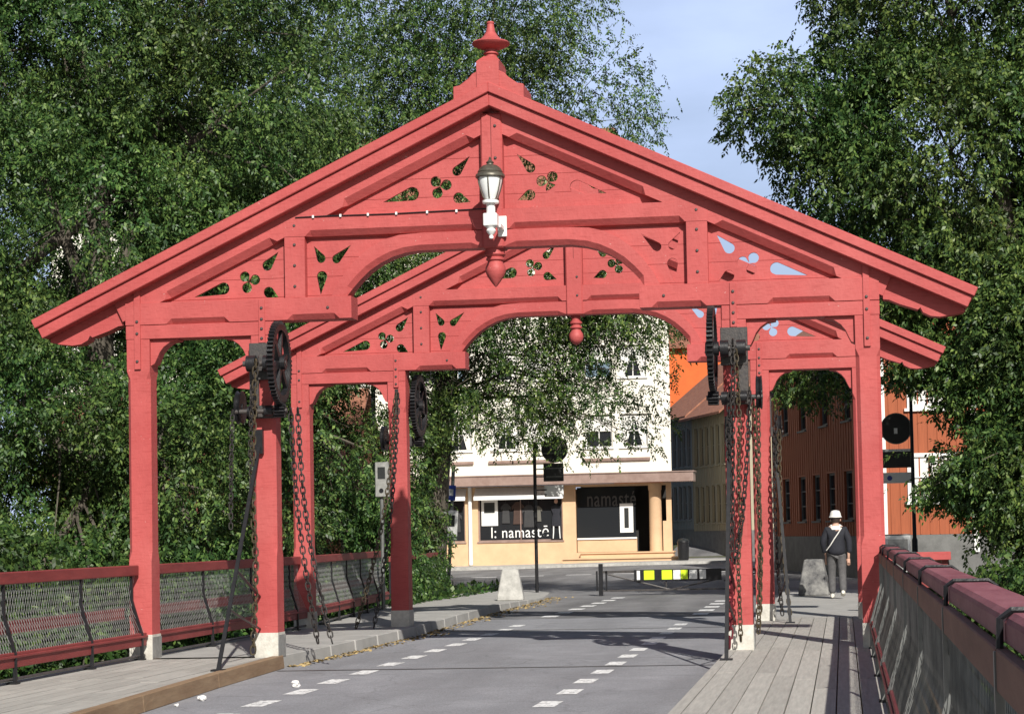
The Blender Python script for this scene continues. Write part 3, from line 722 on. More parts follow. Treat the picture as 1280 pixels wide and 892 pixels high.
m = MB(); m.quad((-2.7,-.56,-.1455),(2.77,-.56,-.1455),(2.77,-.48,-.1455),(-2.7,-.48,-.1455)); m.quad((-2.6,8.3,-.1455),(2.77,8.3,-.1455),(2.77,8.38,-.1455),(-2.6,8.38,-.1455)); o = m.build('joint_strip', IRONG); tag(o, kind='structure')

# litter and dry leaves
def crumple(loc, r, label):
    bm = bmesh.new(); bmesh.ops.create_icosphere(bm, subdivisions=2, radius=r*.72)
    for v in bm.verts: v.co *= .6+.8*random.random(); v.co.z = v.co.z*.7+r*.45
    me = bpy.data.meshes.new('crumpled_paper'); bm.to_mesh(me); bm.free(); me.materials.append(PAPER)
    o = link(bpy.data.objects.new('crumpled_paper', me)); o.location = loc; tag(o, label, 'litter')
crumple((-2.25,-4.6,-.15), .055, 'white paper scrap lying beside the brown kerb')
crumple((-1.75,-3.0,-.15), .07, 'larger crumpled white paper lying beside the lane dashes')
crumple((-2.3,-5.2,-.15), .03, 'small white paper scrap against the brown kerb')
rng = np.random.default_rng(5)
def scatter_flat(name, n, fx, size, material):
    m = MB()
    for k in range(n):
        x, y, z = fx(); a = rng.uniform(0, 6.28); s = size*rng.uniform(.6,1.4); t = rng.uniform(0, .5)
        u = Vector((math.cos(a), math.sin(a), t*.5)); v = Vector((-math.sin(a)*.6, math.cos(a)*.6, t)); c = Vector((x,y,z+.012))
        m.quad(c-u*s, c-v*s, c+u*s, c+v*s)
    o = m.build(name, material); tag(o, kind='stuff'); return o
def kerbleaf():
    y = rng.uniform(.1, 24); x = klx(y, KL2)+.03+abs(rng.normal(0,.10+.006*max(y,0))); return x, y, (-.148 if y < 12.5 else land(x,y)+.004)
scatter_flat('dry_leaves', 1300, kerbleaf, .028, DRY)

# ------------------------------------------------------------------ street things
DAPPLE = mat('concrete with painted dapple shade', (.06,.06,.065), .85, .3, 4, bump=.3, bscale=40, col2=(.27,.265,.25))  # dappled tree shade put into the concrete colour
def block(loc, s, label, rz=0, mt=None):
    B = MB(); rings = []
    for w, z in ((.33*s,0),(.32*s,.12*s),(.20*s,.76*s),(.18*s,.78*s)):
        rings.append([Vector((a*w, b*w*.8, z)) for a, b in ((-1,-1),(1,-1),(1,1),(-1,1))])
    B.loft(rings); o = B.build('concrete_block', mt or CONC, None, bevel=.02); o.location = loc; o.rotation_euler.z = rz; tag(o, label, 'concrete block', 'concrete blocks closing the street')
block((-3.42,20.2,-.06), .92, 'pale tapered concrete block standing on the left pavement', .1)
block((3.55,18.6,-.012), 1.0, 'concrete block coloured with dappled shade beside the walking person', -.1, DAPPLE)

S = empty('road_sign', (-3.9,27.0,-.14)); tag(S, 'round and square road signs seen from behind on a thin dark pole', 'road sign')
m = MB(); m.tube([(0,0,0),(0,0,3.95)], .045, 10); m.build('pole', IRON, S, True)
def disc(mb, cx, cz, y, r, t=.03, n=32): mb.lathe([(r-.012,y),(r,y+.006),(r,y+t-.006),(r-.012,y+t)], (cx,0,cz), n, 'y')
m = MB(); disc(m, .53, 3.82, .07, .35); m.build('round_plate', SIGNBK, S)
m = MB(); m.box(.22,.76,.07,.10,2.97,3.45); m.build('square_plate', SIGNBK, S, bevel=.01)
m = MB(); m.box(.24,.75,.07,.095,2.56,2.86); m.build('small_plate', WHITEP, S)
m = MB()
for z in (4.0,3.65,3.3,3.1,2.75,2.62): m.box(-.02,.55 if z > 3.5 else .3,.045,.068,z-.015,z+.015)
m.build('clamps', IRON, S); m = MB(); m.lathe([(.335,.055),(.357,.055),(.357,.10),(.335,.10),(.335,.055)], (.53,0,3.82), 32, 'y', False); m.build('plate_rim', GREYM, S); [MB().box(a, b, .058, .068, c, c+.03).build('stiffener', GREYM, S) for a, b, c in ((.25,.73,3.30),(.25,.73,3.08),(.22,.84,3.91),(.22,.84,3.70))]

S = empty('notice_pole', (-7.95,35.0,-.0)); tag(S, 'leaning grey pole with a small blue sign above a white notice', 'sign pole'); S.rotation_euler = (0, math.radians(3.5), 0)
S.location.z = land(-7.95,35)
m = MB(); m.tube([(0,0,0),(0,0,3.7)], .055, 10); m.build('pole', GREYM, S, True)
m = MB(); m.box(-.16,.12,-.10,-.07,2.65,3.12); m.build('blue_sign', BLUE, S, bevel=.01); m = MB(); m.box(-.09,.05,-.105,-.101,2.80,3.0); m.build('sign_symbol', WHITEP, S)
m = MB(); m.box(-.22,.22,-.10,-.075,1.55,2.35); nb = m.build('notice', WHITEP, S); m = MB(); m.box(-.14,.13,-.105,-.102,1.85,2.2); m.build('notice_picture', SIGNBK, nb)

S = empty('road_sign', (5.98,22,-.05)); tag(S, 'big round sign back with grey plates beside the nearest right post', 'road sign')
m = MB(); m.tube([(-.95,0.1,0),(-.95,.1,4.05)], .05, 10); m.build('pole', GREYM, S, True)
m = MB(); disc(m, -.48, 3.78, .03, .36); m.build('round_plate', SIGNBK, S)
m = MB(); m.lathe([(.345,.012),(.368,.012),(.368,.062),(.345,.062),(.345,.012)], (-.48,0,3.78), 32, 'y', False); m.build('plate_rim', GREYM, S)
m = MB(); m.box(-.53,-.45,.012,.028,3.66,3.79); m.build('clamp', WHITEP, S); [MB().box(-.98, -.2, .062, .085, c, c+.04).build('bracket', GREYM, S) for c in (3.86, 3.58, 3.06)]
m = MB(); m.box(-.86,-.12,.03,.06,2.86,3.30); m.build('square_plate', SIGNBK, S, bevel=.01); m = MB(); m.box(-.86,-.12,.02,.028,3.24,3.30); m.build('plate_edge', WHITEP, S)
m = MB(); m.box(-.85,-.12,.03,.06,2.50,2.75); m.build('small_plate', WHITEP, S); m = MB(); m.lathe([(.001,.018),(.06,.018),(.06,.028)], (-.66,0,2.62), 14, 'y'); m.build('plate_dot', BLUE, S)
S = empty('street_pole', (5.75,19,-.06)); tag(S, 'slim black pole rising through the leaves right of the portals', 'pole')
m = MB(); m.tube([(0,0,0),(0,0,1.2),(0,0,1.25),(0,0,5.6)], [.075,.065,.045,.035], 10); m.build('shaft', IRON, S, True); m = MB(); m.lathe([(.16,0),(.16,.05),(.1,.1),(.085,.2)], (0,0,0), 14); m.build('foot', IRON, S)
m = MB(); m.lathe([(.001,5.55),(.07,5.58),(.07,5.64),(.001,5.72)], (0,0,0), 12); m.build('finial', IRON, S)
S = empty('a_board', (5.75,32,land(5.75,32))); tag(S, 'white pavement board standing before the orange boarded gable', 'a-board')
m = MB(); m.box(-.36,.36,-.02,.02,.05,1.35, Matrix.Rotation(-.16,4,'X')); m.build('board', WHITEP, S)
m = MB(); m.box(-.28,.28,-.024,-.0205,.35,1.2, Matrix.Rotation(-.16,4,'X')); m.build('poster', CONC, S); m = MB(); m.box(-.36,.36,-.02,.02,.05,1.35, Matrix.Translation((0,.42,0)) @ Matrix.Rotation(.16,4,'X')); m.build('back_board', IRON, S)
S = empty('planter_barrel', (6.35,26,land(6.35,26))); tag(S, 'dark wooden barrel planter at the foot of the black pole', 'planter')
m = MB(); m.lathe([(.42,0),(.5,.3),(.52,.55),(.48,.85),(.42,.85),(.40,.75)], (0,0,0), 20); m.build('barrel', BROWN, S); m = MB(); m.lathe([(.49,.22),(.502,.22),(.512,.28),(.495,.28)], (0,0,0), 20); m.build('hoop', IRON, S)

# barrier
B = empty('barrier_gate', (-1.9,24.7,-.14)); tag(B, 'dark folding barrier gate with yellow reflective squares across the street', 'barrier')
m = MB(); m.box(-.05,.05,-.05,.05,0,.80); m.box(.12,.16,-.03,.03,.12,.62); m.box(-.12,-.08,-.03,.03,.12,.62); m.build('gate_post', IRON, B)
m = MB(); m.box(.05,4.2,-.03,.03,.56,.62); m.box(.05,4.2,-.03,.03,.10,.14); m.tube([(.12,0,.55),(1.75,0,.12)], .025, 6); m.tube([(3.1,0,.32),(4.0,0,.52)], .022, 6); m.tube([(1.75,-.0,.12),(2.9,0,.35)], .02, 6); m.tube([(1.65,0,.1),(1.65,0,.56)], .02, 6); m.box(4.1,4.2,-.05,.05,0,.78); m.build('gate_frame', IRONG, B)
m = MB(); m.box(.85,3.05,-.055,-.031,.34,.63); m.build('warning_plate', IRON, B)
for x0, x1, mt in ((1.10,1.36,YEL),(1.55,1.81,YEL),(2.03,2.20,YEL),(1.84,2.02,WHITEP),(2.24,2.44,WHITEP),(2.5,2.66,WHITEP),(.92,1.0,WHITEP)):
    m = MB(); m.box(x0,x1,-.064,-.056,.38,.61); m.build('reflector', mt, B)

# service box behind the left posts
S = empty('service_cabinet', (-4.95,14.3,0)); tag(S, 'grey metal cabinet on a post behind the farther left posts', 'cabinet')
m = MB(); m.box(-.13,.15,-.1,.1,2.25,2.95); m.build('box', ZINC, S, bevel=.015); m = MB(); m.tube([(-.02,0,-.1),(-.02,0,2.3)], .04, 8); m.build('post', GREYM, S)
m = MB(); m.box(-.07,.08,-.112,-.103,2.62,2.85); m.build('door_plate', SIGNBK, S); m = MB(); m.lathe([(.001,-.112),(.045,-.112),(.045,-.103)], (0,0,2.38), 12, 'y'); m.build('lock', IRON, S)
S = empty('lamp_post', (-8.0,26.0,-.1)); tag(S, 'thin pale steel post standing in the shade behind the left posts', 'post')
m = MB(); m.tube([(0,0,-.3),(0,0,5.5)], .06, 10); m.build('pole', GREYM, S, True); m = MB(); m.lathe([(.09,-.3),(.09,.3),(.06,.32)], (0,0,0), 10); m.build('sleeve', GREYM, S)

# ------------------------------------------------------------------ buildings
def facade(mb, w0, w1, h0, h1, ops, y=0.0, dep=.16):
    """front wall plane at local y with rectangular openings and reveals"""
    X = sorted({w0, w1, *[o[0] for o in ops], *[o[1] for o in ops]}); Z = sorted({h0, h1, *[o[2] for o in ops], *[o[3] for o in ops]})
    for a, b in zip(X[:-1], X[1:]):
        for c, d in zip(Z[:-1], Z[1:]):
            mx_, mz = (a+b)/2, (c+d)/2
            if any(o[0] < mx_ < o[1] and o[2] < mz < o[3] for o in ops): continue
            mb.quad((a,y,c),(b,y,c),(b,y,d),(a,y,d))
    for a, b, c, d in [o[:4] for o in ops]:
        mb.quad((a,y,c),(a,y+dep,c),(a,y+dep,d),(a,y,d)); mb.quad((b,y,c),(b,y,d),(b,y+dep,d),(b,y+dep,c))
        mb.quad((a,y,c),(b,y,c),(b,y+dep,c),(a,y+dep,c)); mb.quad((a,y,d),(a,y+dep,d),(b,y+dep,d),(b,y,d))
def shell(mb, w0, w1, h0, h1, d, y=0.0, bk=0):
    if bk:
        mb.quad((w0,y,h0),(w0,y,h1),(w0,y+d,h1),(w0,y+d,h0)); mb.quad((w1,y,h0),(w1-bk,y+d,h0),(w1-bk,y+d,h1),(w1,y,h1))
        mb.quad((w0,y+d,h0),(w0,y+d,h1),(w1-bk,y+d,h1),(w1-bk,y+d,h0)); return
    mb.quad((w0,y,h0),(w0,y,h1),(w0,y+d,h1),(w0,y+d,h0)); mb.quad((w1,y,h0),(w1,y+d,h0),(w1,y+d,h1),(w1,y,h1))
    mb.quad((w0,y+d,h0),(w0,y+d,h1),(w1,y+d,h1),(w1,y+d,h0))
def window(R, a, b, c, d, y=0, dep=.16, glass=GLASS, bars=(1,1), trim=TRIM, sill=True, fw=.07):
    m = MB(); yy = y+dep-.06
    m.box(a,a+fw,yy,yy+.05,c,d); m.box(b-fw,b,yy,yy+.05,c,d); m.box(a+fw,b-fw,yy,yy+.05,c,c+fw); m.box(a+fw,b-fw,yy,yy+.05,d-fw,d)
    for i in range(bars[0]):
        x = a+(b-a)*(i+1)/(bars[0]+1); m.box(x-.02,x+.02,yy+.003,yy+.047,c+fw,d-fw)
    for i in range(bars[1]):
        z = c+(d-c)*(i+1)/(bars[1]+1); m.box(a+fw,b-fw,yy+.006,yy+.044,z-.018,z+.018)
    f = m.build('window', trim, R)
    m = MB(); m.box(a+.02,b-.02,yy+.055,yy+.065,c+.02,d-.02); m.build('pane', glass, f)
    if sill:
        m = MB(); m.box(a-.06,b+.06,y-.07,y+dep-.07,c-.06,c-.003); m.build('sill', trim, f)
    return f
# white corner shop
H = empty('shop_house', (0,62,0)); tag(H, 'cream white corner house with a peach shop front under a brown canopy', 'building')
m = MB(); ops = [(-14.1,-12.75,1.15,3.35),(-12.15,-8.3,1.08,3.35),(-7.7,-3.62,.56,3.5)]
facade(m, -26, -3.38, -.6, 3.62, ops, 0, .2); shell(m, -26, -3.38, -.6, 3.6, 9, 0, 1.0); m.build('shop_front', PEACH, H)
m = MB(); wops = []
for row in ((5.23,6.72),(8.36,9.82),(11.5,12.95)):
    for xp in (-5.61,-7.2,-9.9,-11.45,-13.6,-15.2,-18,-20): wops.append((xp, xp+1.23, *row))
facade(m, -26, -3.34, 4.05, 15, wops, -.05, .2); shell(m, -26, -3.34, 4.05, 15, 9, -.05, 1.0); m.build('upper_wall', PLASTER, H)
for i, op in enumerate(wops):
    w = window(H, *op, -.05, .2, GLASSB if (i % 3 == 0 and i > 7) else GLASS, (1,1))
    a, b, c, d = op
    if i % 8 in (0, 3, 4):
        q = MB(); y = .0
        q.add([(a+.08,.065,d-.06),(b-.08,.065,d-.06),(b-.08,.065,c+.07),(b-.25,.065,c+.07),((a+b)/2+.06,.065,d-.25),((a+b)/2-.02,.065,d-.25),(a+.25,.065,c+.07),(a+.08,.065,c+.07)], [(0,5,6,7),(0,1,4,5),(1,2,3,4)])
        q.build('curtain', CURT, w)
    elif i % 8 in (1, 2):
        q = MB(); q.box(a+.08,b-.08,.062,.068,c+.5*(d-c)*(i % 2),d-.07); q.build('blind', CURT, w)
m = MB()
for xa in (-7.28,-11.6,-15.3): m.box(xa,xa+3.0,-.17,-.052,4.64,4.76)
m.build('sill_ledge', CANOPY, H)
m = MB(); m.prism([(-27,14.98),(-2.8,14.98),(-5.5,19.5),(-24,19.5)], -.8, 9.5); m.build('roof', TILE, H)
m = MB(); m.box(-15.8,-2.3,-1.0,.25,3.63,4.04); m.box(-15.85,-2.25,-1.04,.25,4.041,4.09); m.build('canopy', CANOPY, H)
m = MB(); m.box(-7.69,-5.05,.35,.40,1.22,3.48); g = m.build('shop_window', GLASS, H); m = MB(); m.box(-7.69,-5.0,.3,.5,.57,1.13); m.build('low_wall', PEACH, H); m = MB(); m.box(-7.69,-5.0,.24,.5,1.131,1.21); m.build('window_ledge', TRIM, H)
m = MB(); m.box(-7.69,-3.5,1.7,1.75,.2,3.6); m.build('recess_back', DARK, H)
m = MB(); m.lathe([(.30,.56),(.29,.62),(.275,3.25),(.30,3.3),(.31,3.6)], (-4.12,.1,0), 24); m.build('column', PEACH, H, True)
m = MB(); m.box(-3.78,-3.42,-.05,.02,.56,1.9); m.build('corner_pier', PEACH, H)
m = MB(); m.box(-7.45,-3.3,-.55,.35,.0,.50); m.box(-7.49,-3.26,-.62,.35,.503,.56); m.build('step', PEACH, H); m = MB(); m.box(-8.2,-2.95,-1.0,-.552,.0,.27); m.box(-8.24,-2.9,-1.08,-.552,.273,.33); m.build('step', PEACH, H)
for a, b in ((-14.1,-12.75),(-12.15,-8.3)):
    m = MB(); f = .06; m.box(a,a+f,.1,.16,1.12,3.3); m.box(b-f,b,.1,.16,1.12,3.3); m.box(a+f,b-f,.1,.16,1.12,1.2); m.box((a+b)/2-.02,(a+b)/2+.02,.105,.155,1.2,3.3) if b-a > 2 else None
    w = m.build('shop_window', CANOPY, H); m = MB(); m.box(a+.02,b-.02,.165,.175,1.1,3.35); m.build('pane', GLASS, w)
    m = MB(); m.box(a-.05,b+.05,-.05,.09,1.08,1.14); m.build('sill', CANOPY, w)
    m = MB(); m.add([(a-.1,-.02,3.56),(b+.1,-.02,3.56),(b+.1,-.5,3.12),(a-.1,-.5,3.12),(a-.1,-.5,3.0),(b+.1,-.5,3.0),(a-.1,.03,3.56),(b+.1,.03,3.56),(b+.1,-.47,3.0),(a-.1,-.47,3.0)], [(0,1,2,3),(3,2,5,4),(6,9,8,7),(4,5,8,9)]); m.build('awning', WHITEP, H)
m = MB(); m.tube([(-12.5,-.07,.1),(-12.5,-.07,3.6)], .09, 12); m.build('downpipe', WHITEP, H, True)
def text(s, size, loc, material, parent, nm='lettering', ext=.008):
    cu = bpy.data.curves.new(nm, 'FONT'); cu.body = s; cu.size = size; cu.extrude = ext; cu.space_character = 1.08
    t = bpy.data.objects.new('t', cu); C.objects.link(t); dg = bpy.context.evaluated_depsgraph_get()
    me = bpy.data.meshes.new_from_object(t.evaluated_get(dg)); bpy.data.objects.remove(t)
    me.transform(Matrix.Rotation(PI/2, 4, 'X')); me.materials.clear(); me.materials.append(material)
    o = link(bpy.data.objects.new(nm, me), parent); o.location = loc
    w = max(v.co.x for v in me.vertices)-min(v.co.x for v in me.vertices)
    return o, w
o, w = text('l: namast\u0113', .70, (-11.62,.14,1.30), WHITEP, H); o.scale.x = 2.62/w
o, w = text('namast\u00e9', 1.0, (-7.25,.335,2.62), mat('dim grey letters', (.075,.07,.068), .5), H); o.scale.x = 2.2/w
for nm, a, b, c, d in (('poster',-12.02,-11.27,1.85,3.0),('poster',-5.75,-5.15,1.42,2.72)):
    yy = .15 if a < -9 else .335
    m = MB(); m.box(a,b,yy-.012,yy,c,d); p = m.build('poster', WHITEP, H); m = MB(); m.box(a+.12,b-.14,yy-.02,yy-.0125,c+.5*(d-c),d-.1) if a < -9 else m.box(a+.2,b-.2,yy-.02,yy-.0125,c+.2,d-.2); m.build('picture', SIGNBK, p)
# shop dummies in the window are behind dark glass in the photograph: only the pale one shows through
def dummy(x, z, label, col):
    D = empty('shop_dummy', (x,61.98+.1,z)); tag(D, label, 'shop dummy')
    m = MB(); m.loft([[Vector((math.cos(2*PI*k/12)*r, math.sin(2*PI*k/12)*.025, zz)) for k in range(12)] for r, zz in ((.22,.55),(.2,.9),(.15,1.1),(.24,1.35),(.2,1.45),(.06,1.5),(.05,1.55))]); m.build('torso', col, D, True)
    m = MB()
    for s in (-1,1): m.tube([(s*.13,0,.55),(s*.14,0,.25),(s*.16,0,.0)], [.03,.028,.022], 8)
    m.build('legs', WHITEP, D, True); m = MB(); m.lathe([(.001,1.55),(.07,1.6),(.085,1.68),(.06,1.77),(.001,1.8)], (0,0,0), 10); hd = m.build('head', SKIN, D, True); hd.scale.y = .3
    m = MB(); m.box(-.26,.26,-.025,.025,-.04,.0); m.build('stand', IRON, D)
dummy(-8.60, 1.22, 'dark clothed shop dummy at the right end of the lettered window', JACKET)

DIM = [mat('shade dimmed cloth '+n, c, .9) for n, c in (('grey',(.04,.04,.042)),('brown',(.06,.035,.028)),('pale',(.12,.115,.10)))]  # garment colours darkened to imitate dimness behind the glass
for x, w_, z0, z1, mt in ((-10.9,.18,1.95,2.85,DIM[0]),(-10.35,.22,1.9,2.9,DIM[1]),(-9.85,.24,1.75,2.75,DIM[0]),(-9.45,.16,2.0,2.7,DIM[2]),(-13.7,.2,1.7,2.6,DIM[1]),(-13.2,.22,1.6,2.5,DIM[0])):
    G_ = empty('garment', (x,62.13,z0)); tag(G_, {-10.9:'dark grey garment just right of the poster in the lettered window',-10.35:'brown garment near the middle of the lettered window',-9.85:'steel grey garment right of the window middle',-9.45:'small white garment beside the sign pole line',-13.7:'brown garment in the narrow left shop window',-13.2:'grey garment in the narrow left shop window'}[x], 'garment', 'garments hung in the shop windows')
    m = MB(); h_ = z1-z0; m.prism([(-w_,0),(w_,0),(w_*.8,h_*.75),(w_*1.25,h_*.62),(w_*1.3,h_*.8),(w_*.4,h_),(-w_*.4,h_),(-w_*1.3,h_*.8),(-w_*1.25,h_*.62),(-w_*.8,h_*.75)], -.012, .012); m.build('cloth', mt, G_)
    m = MB(); m.tube([(0,0,h_),(0,0,3.34-z0)], .008, 5); m.build('hanger', IRON, G_)
def house(name, label, loc, rz, w, d, h, wall, wins, roof_h=3.2, eave=.45, plinth=.5, rows_bars=(1,2), gable='x', trim=TRIM, glass=GLASS, boards=True, roof=TILE):
    H = empty(name, loc, rz); tag(H, label, 'building')
    m = MB(); facade(m, 0, w, plinth, h, wins, 0, .14); shell(m, 0, w, plinth, h, d)
    if gable == 'y': m.add([(0,0,h),(w,0,h),(w/2,0,h+roof_h)], [(0,1,2)]); m.add([(0,d,h),(w,d,h),(w/2,d,h+roof_h)], [(0,1,2)])
    else: m.add([(0,0,h),(0,d,h),(0,d/2,h+roof_h)], [(0,1,2)]); m.add([(w,0,h),(w,d,h),(w,d/2,h+roof_h)], [(0,1,2)])
    if boards:
        nb = int(w/.30)
        for i in range(nb+1):
            x = w*i/nb
            segs = [(plinth, h)]
            for a, b, c, e in wins:
                if a-.05 < x < b+.05:
                    segs = [q for s0, s1 in segs for q in ((s0, min(s1, c-.08)), (max(s0, e+.05), s1)) if q[1]-q[0] > .03]
            for s0, s1 in segs: m.box(x-.022, x+.022, -.022, .002, s0, s1)
    wl = m.build('wall', wall, H)
    m = MB(); m.box(-.03,w+.03,-.03,d+.03,-1.0,plinth-.003); m.build('plinth', PLINTH, H)
    e = eave; m = MB(); t = .12
    if gable == 'x':
        k = roof_h/(d/2)
        for sy in (0, 1):
            y0 = -e if sy == 0 else d+e; zb = h-e*k
            m.add([(-e,y0,zb),(w+e,y0,zb),(w+e,d/2,h+roof_h),(-e,d/2,h+roof_h),(-e,y0,zb+t),(w+e,y0,zb+t),(w+e,d/2,h+roof_h+t),(-e,d/2,h+roof_h+t)], [(0,1,2,3),(4,5,6,7),(0,1,5,4),(0,3,7,4),(1,2,6,5)])
    else:
        k = roof_h/(w/2)
        for sx in (0, 1):
            x0 = -e if sx == 0 else w+e; zb = h-e*k
            m.add([(x0,-e,zb),(x0,d+e,zb),(w/2,d+e,h+roof_h),(w/2,-e,h+roof_h),(x0,-e,zb+t),(x0,d+e,zb+t),(w/2,d+e,h+roof_h+t),(w/2,-e,h+roof_h+t)], [(0,1,2,3),(4,5,6,7),(0,1,5,4),(0,3,7,4),(1,2,6,5)])
    m.build('roof', roof, H)
    for q in wins: window(H, *q, 0, .14, glass, rows_bars, trim)
    return H
# street houses running uphill, shaded sides towards the camera
dx, dy = -.40-(-4.7), 52-78
def street_house(label, name, far, near, zf, h, wall, wins_frac, d=8, **kw):
    # local x runs from far to near end so that local -y faces the street
    a = Vector((far[0],far[1])); b = Vector((near[0],near[1])); L = (b-a).length
    rz = math.atan2(b.y-a.y, b.x-a.x)
    wins = [(f*L, f*L+ww, c, e) for f, ww, c, e in wins_frac]
    return house(name, label, (a.x, a.y, zf), rz, L, d, h, wall, wins, **kw)
street_house('olive beige timber house with small panes, nearer on the uphill street', 'street_house', (-3.5,76.6), (-1.3,70.6), .5, 7.1, OLIVE, [(f,.62,c,e) for f in (.06,.21,.36,.52,.67,.83) for c, e in ((1.3,3.2),(4.2,6.2))], roof_h=3.3, eave=.6, trim=OLIVE, rows_bars=(0,1), plinth=.9)
street_house('slate blue timber house farther up the uphill street', 'street_house', (-5.6,82.4), (-3.53,76.7), .8, 6.9, GREYB, [(f,.62,c,e) for f in (.06,.21,.36,.52,.67,.83) for c, e in ((1.2,3.0),(4.0,6.0))], roof_h=3.3, eave=.5, trim=GREYB, rows_bars=(0,1), plinth=.7)
BH = street_house('orange brown boarded house with its long side in shade behind the walking person', 'street_house', (1.75,46), (4.75,34.5), .42, 7.2, RUSTO, [(.13,1.0,1.25,2.75),(.33,1.0,1.25,2.75),(.5,1.0,1.25,2.75),(.66,1.0,1.25,2.75),(.84,1.0,1.25,2.75),(.13,1.0,4.3,5.8),(.35,1.0,4.3,5.8),(.6,1.0,4.3,5.8),(.84,1.0,4.3,5.8)], d=9, roof_h=3.0, plinth=.75, eave=.4, trim=PLINTH, rows_bars=(0,2))  # window trim coloured dark to imitate shade on the long side
LB = math.hypot(4.75-1.75, 46-34.5)
for a, b, c, d in ((1.45,3.0,1.75,3.2),(5.0,6.5,1.75,3.2),(1.5,3.1,4.55,5.75),(5.0,6.6,4.55,5.75)):
    w = window(BH, a, b, c, d, 0, 0, CURT, (1,1), TRIM, False, .12); w.rotation_euler = (0,0,PI/2); w.location = (LB,0,0)
    m = MB(); m.box(a-.1,b+.1,-.10,-.001,c-.09,c-.003); m.build('sill', TRIM, w)
for a in (.62, 3.45):
    m = MB(); m.box(LB+.024,LB+.13,a,a+.16,.2,7.0); m.build('corner_board', TRIM, BH)
m = MB()
for k in range(34): m.box(LB-.002,LB+.022,.02+.3*k,.06+.3*k,.76,7.1)
m.build('end_battens', RUSTO, BH)
house('gable_house', 'tall bright orange house rising behind the corner shop', (-9.5,92,.8), 0, 8.5, 8, 11.8, ORANGE, [(3.6,4.6,6.5,8.0)], roof_h=1.6, gable='x', boards=False)
house('white_house', 'tall white house hidden behind the left trees', (-27,50,-.5), .12, 11, 9, 17, PLASTER, [(1+2.4*i, 2.2+2.4*i, z, z+1.5) for i in range(4) for z in (2.2,5.4,8.6,11.8)], roof_h=3, boards=False, roof=PLINTH)
house('red_house', 'low red brown timber house half hidden behind the left trees', (-21.5,37,-.4), .05, 9.5, 6, 4.2, BROWN, [(1+2.6*i, 2.2+2.6*i, 1.4, 2.8) for i in range(3)], roof_h=2.6)
S = empty('litter_bin', (-2.75,60.2,land(-2.75,60.2)+.1)); tag(S, 'dark litter bin at the corner of the shop steps', 'bin')
m = MB(); m.lathe([(.2,0),(.24,.1),(.26,.8),(.28,.82),(.26,.86)], (0,0,0), 14); m.build('bin_body', IRON, S, True); m = MB(); m.lathe([(.27,.862),(.2,.95),(.02,1.0)], (0,0,0), 14); m.build('lid', SIGNBK, S, True)

# ------------------------------------------------------------------ walking person, seen from behind
def skin(name, verts, edges, radii, material, parent, root=0, sub=2):
    me = bpy.data.meshes.new(name); me.from_pydata(verts, edges, []); me.materials.append(material)
    o = bpy.data.objects.new(name, me); C.objects.link(o)
    md = o.modifiers.new('skin', 'SKIN'); md.use_smooth_shade = True
    for i, sv in enumerate(me.skin_vertices[0].data):
        r = radii[i]; sv.radius = (r, r) if not isinstance(r, tuple) else r
        sv.use_root = (i == root)
    s = o.modifiers.new('sub', 'SUBSURF'); s.levels = sub; s.render_levels = sub
    dg = bpy.context.evaluated_depsgraph_get(); me2 = bpy.data.meshes.new_from_object(o.evaluated_get(dg)); me2.name = name
    bpy.data.objects.remove(o); me2.polygons.foreach_set('use_smooth', [True]*len(me2.polygons))
    return link(bpy.data.objects.new(name, me2), parent)
Pn = empty('person', (4.05,16.3,.0)); tag(Pn, 'person walking away in white cap, dark jacket and grey trousers', 'person')
body_v = [(0,0,.93),(0,.01,1.12),(0,.02,1.32),(0,.01,1.43),(0,.02,1.50),(0,.03,1.60),(0,.03,1.70),
          (-.17,.0,1.40),(-.25,-.01,1.14),(-.22,.10,.90),(-.205,.13,.82),(.17,0,1.40),(.25,-.02,1.14),(.25,-.02,.88),(.245,.0,.80),
          (-.09,0,.90),(-.10,.05,.50),(-.095,.02,.09),(.09,0,.90),(.10,.0,.50),(.115,-.16,.12)]
body_e = [(0,1),(1,2),(2,3),(3,4),(4,5),(5,6),(3,7),(7,8),(8,9),(9,10),(3,11),(11,12),(12,13),(13,14),(0,15),(15,16),(16,17),(0,18),(18,19),(19,20)]
body_r = [.14,.13,.15,.10,.055,.085,.09,.06,.045,.03,.028,.06,.045,.03,.028,.085,.055,.04,.085,.055,.04]
body = skin('body', body_v, body_e, body_r, SKIN, Pn)
jv = [(0,0,.84),(0,.0,1.02),(0,.01,1.18),(0,.02,1.34),(0,.015,1.43),(-.18,.0,1.39),(-.27,-.01,1.15),(-.235,.10,.92),(.18,0,1.39),(.27,-.02,1.15),(.265,-.02,.90)]
skin('jacket', jv, [(0,1),(1,2),(2,3),(3,4),(3,5),(5,6),(6,7),(3,8),(8,9),(9,10)], [(.21,.17),(.20,.16),(.19,.155),(.19,.145),.10,.09,.072,.055,.09,.072,.055], JACKET, Pn)
tv = [(0,0,1.0),(-.10,0,.84),(-.105,.05,.50),(-.10,.02,.08),(.10,0,.84),(.11,.0,.50),(.12,-.15,.10)]
skin('trousers', tv, [(0,1),(1,2),(2,3),(0,4),(4,5),(5,6)], [(.16,.14),.115,.09,.075,.115,.09,.075], TROUS, Pn)
for x, y0, tilt in ((-.10,.06,0),(.118,-.13,-.5)):
    m = MB(); m.loft([[Vector((math.cos(a)*w, yy+0, .05+math.sin(a)*hh)) for a in [2*PI*k/10 for k in range(10)]] for yy, w, hh in ((-.11,.028,.035),(-.08,.045,.05),(0,.046,.048),(.10,.05,.035),(.15,.03,.022))])
    s = m.build('shoe', SHOE, Pn, True); s.location = (x, y0, 0 if tilt == 0 else .05); s.rotation_euler.x = tilt*.6
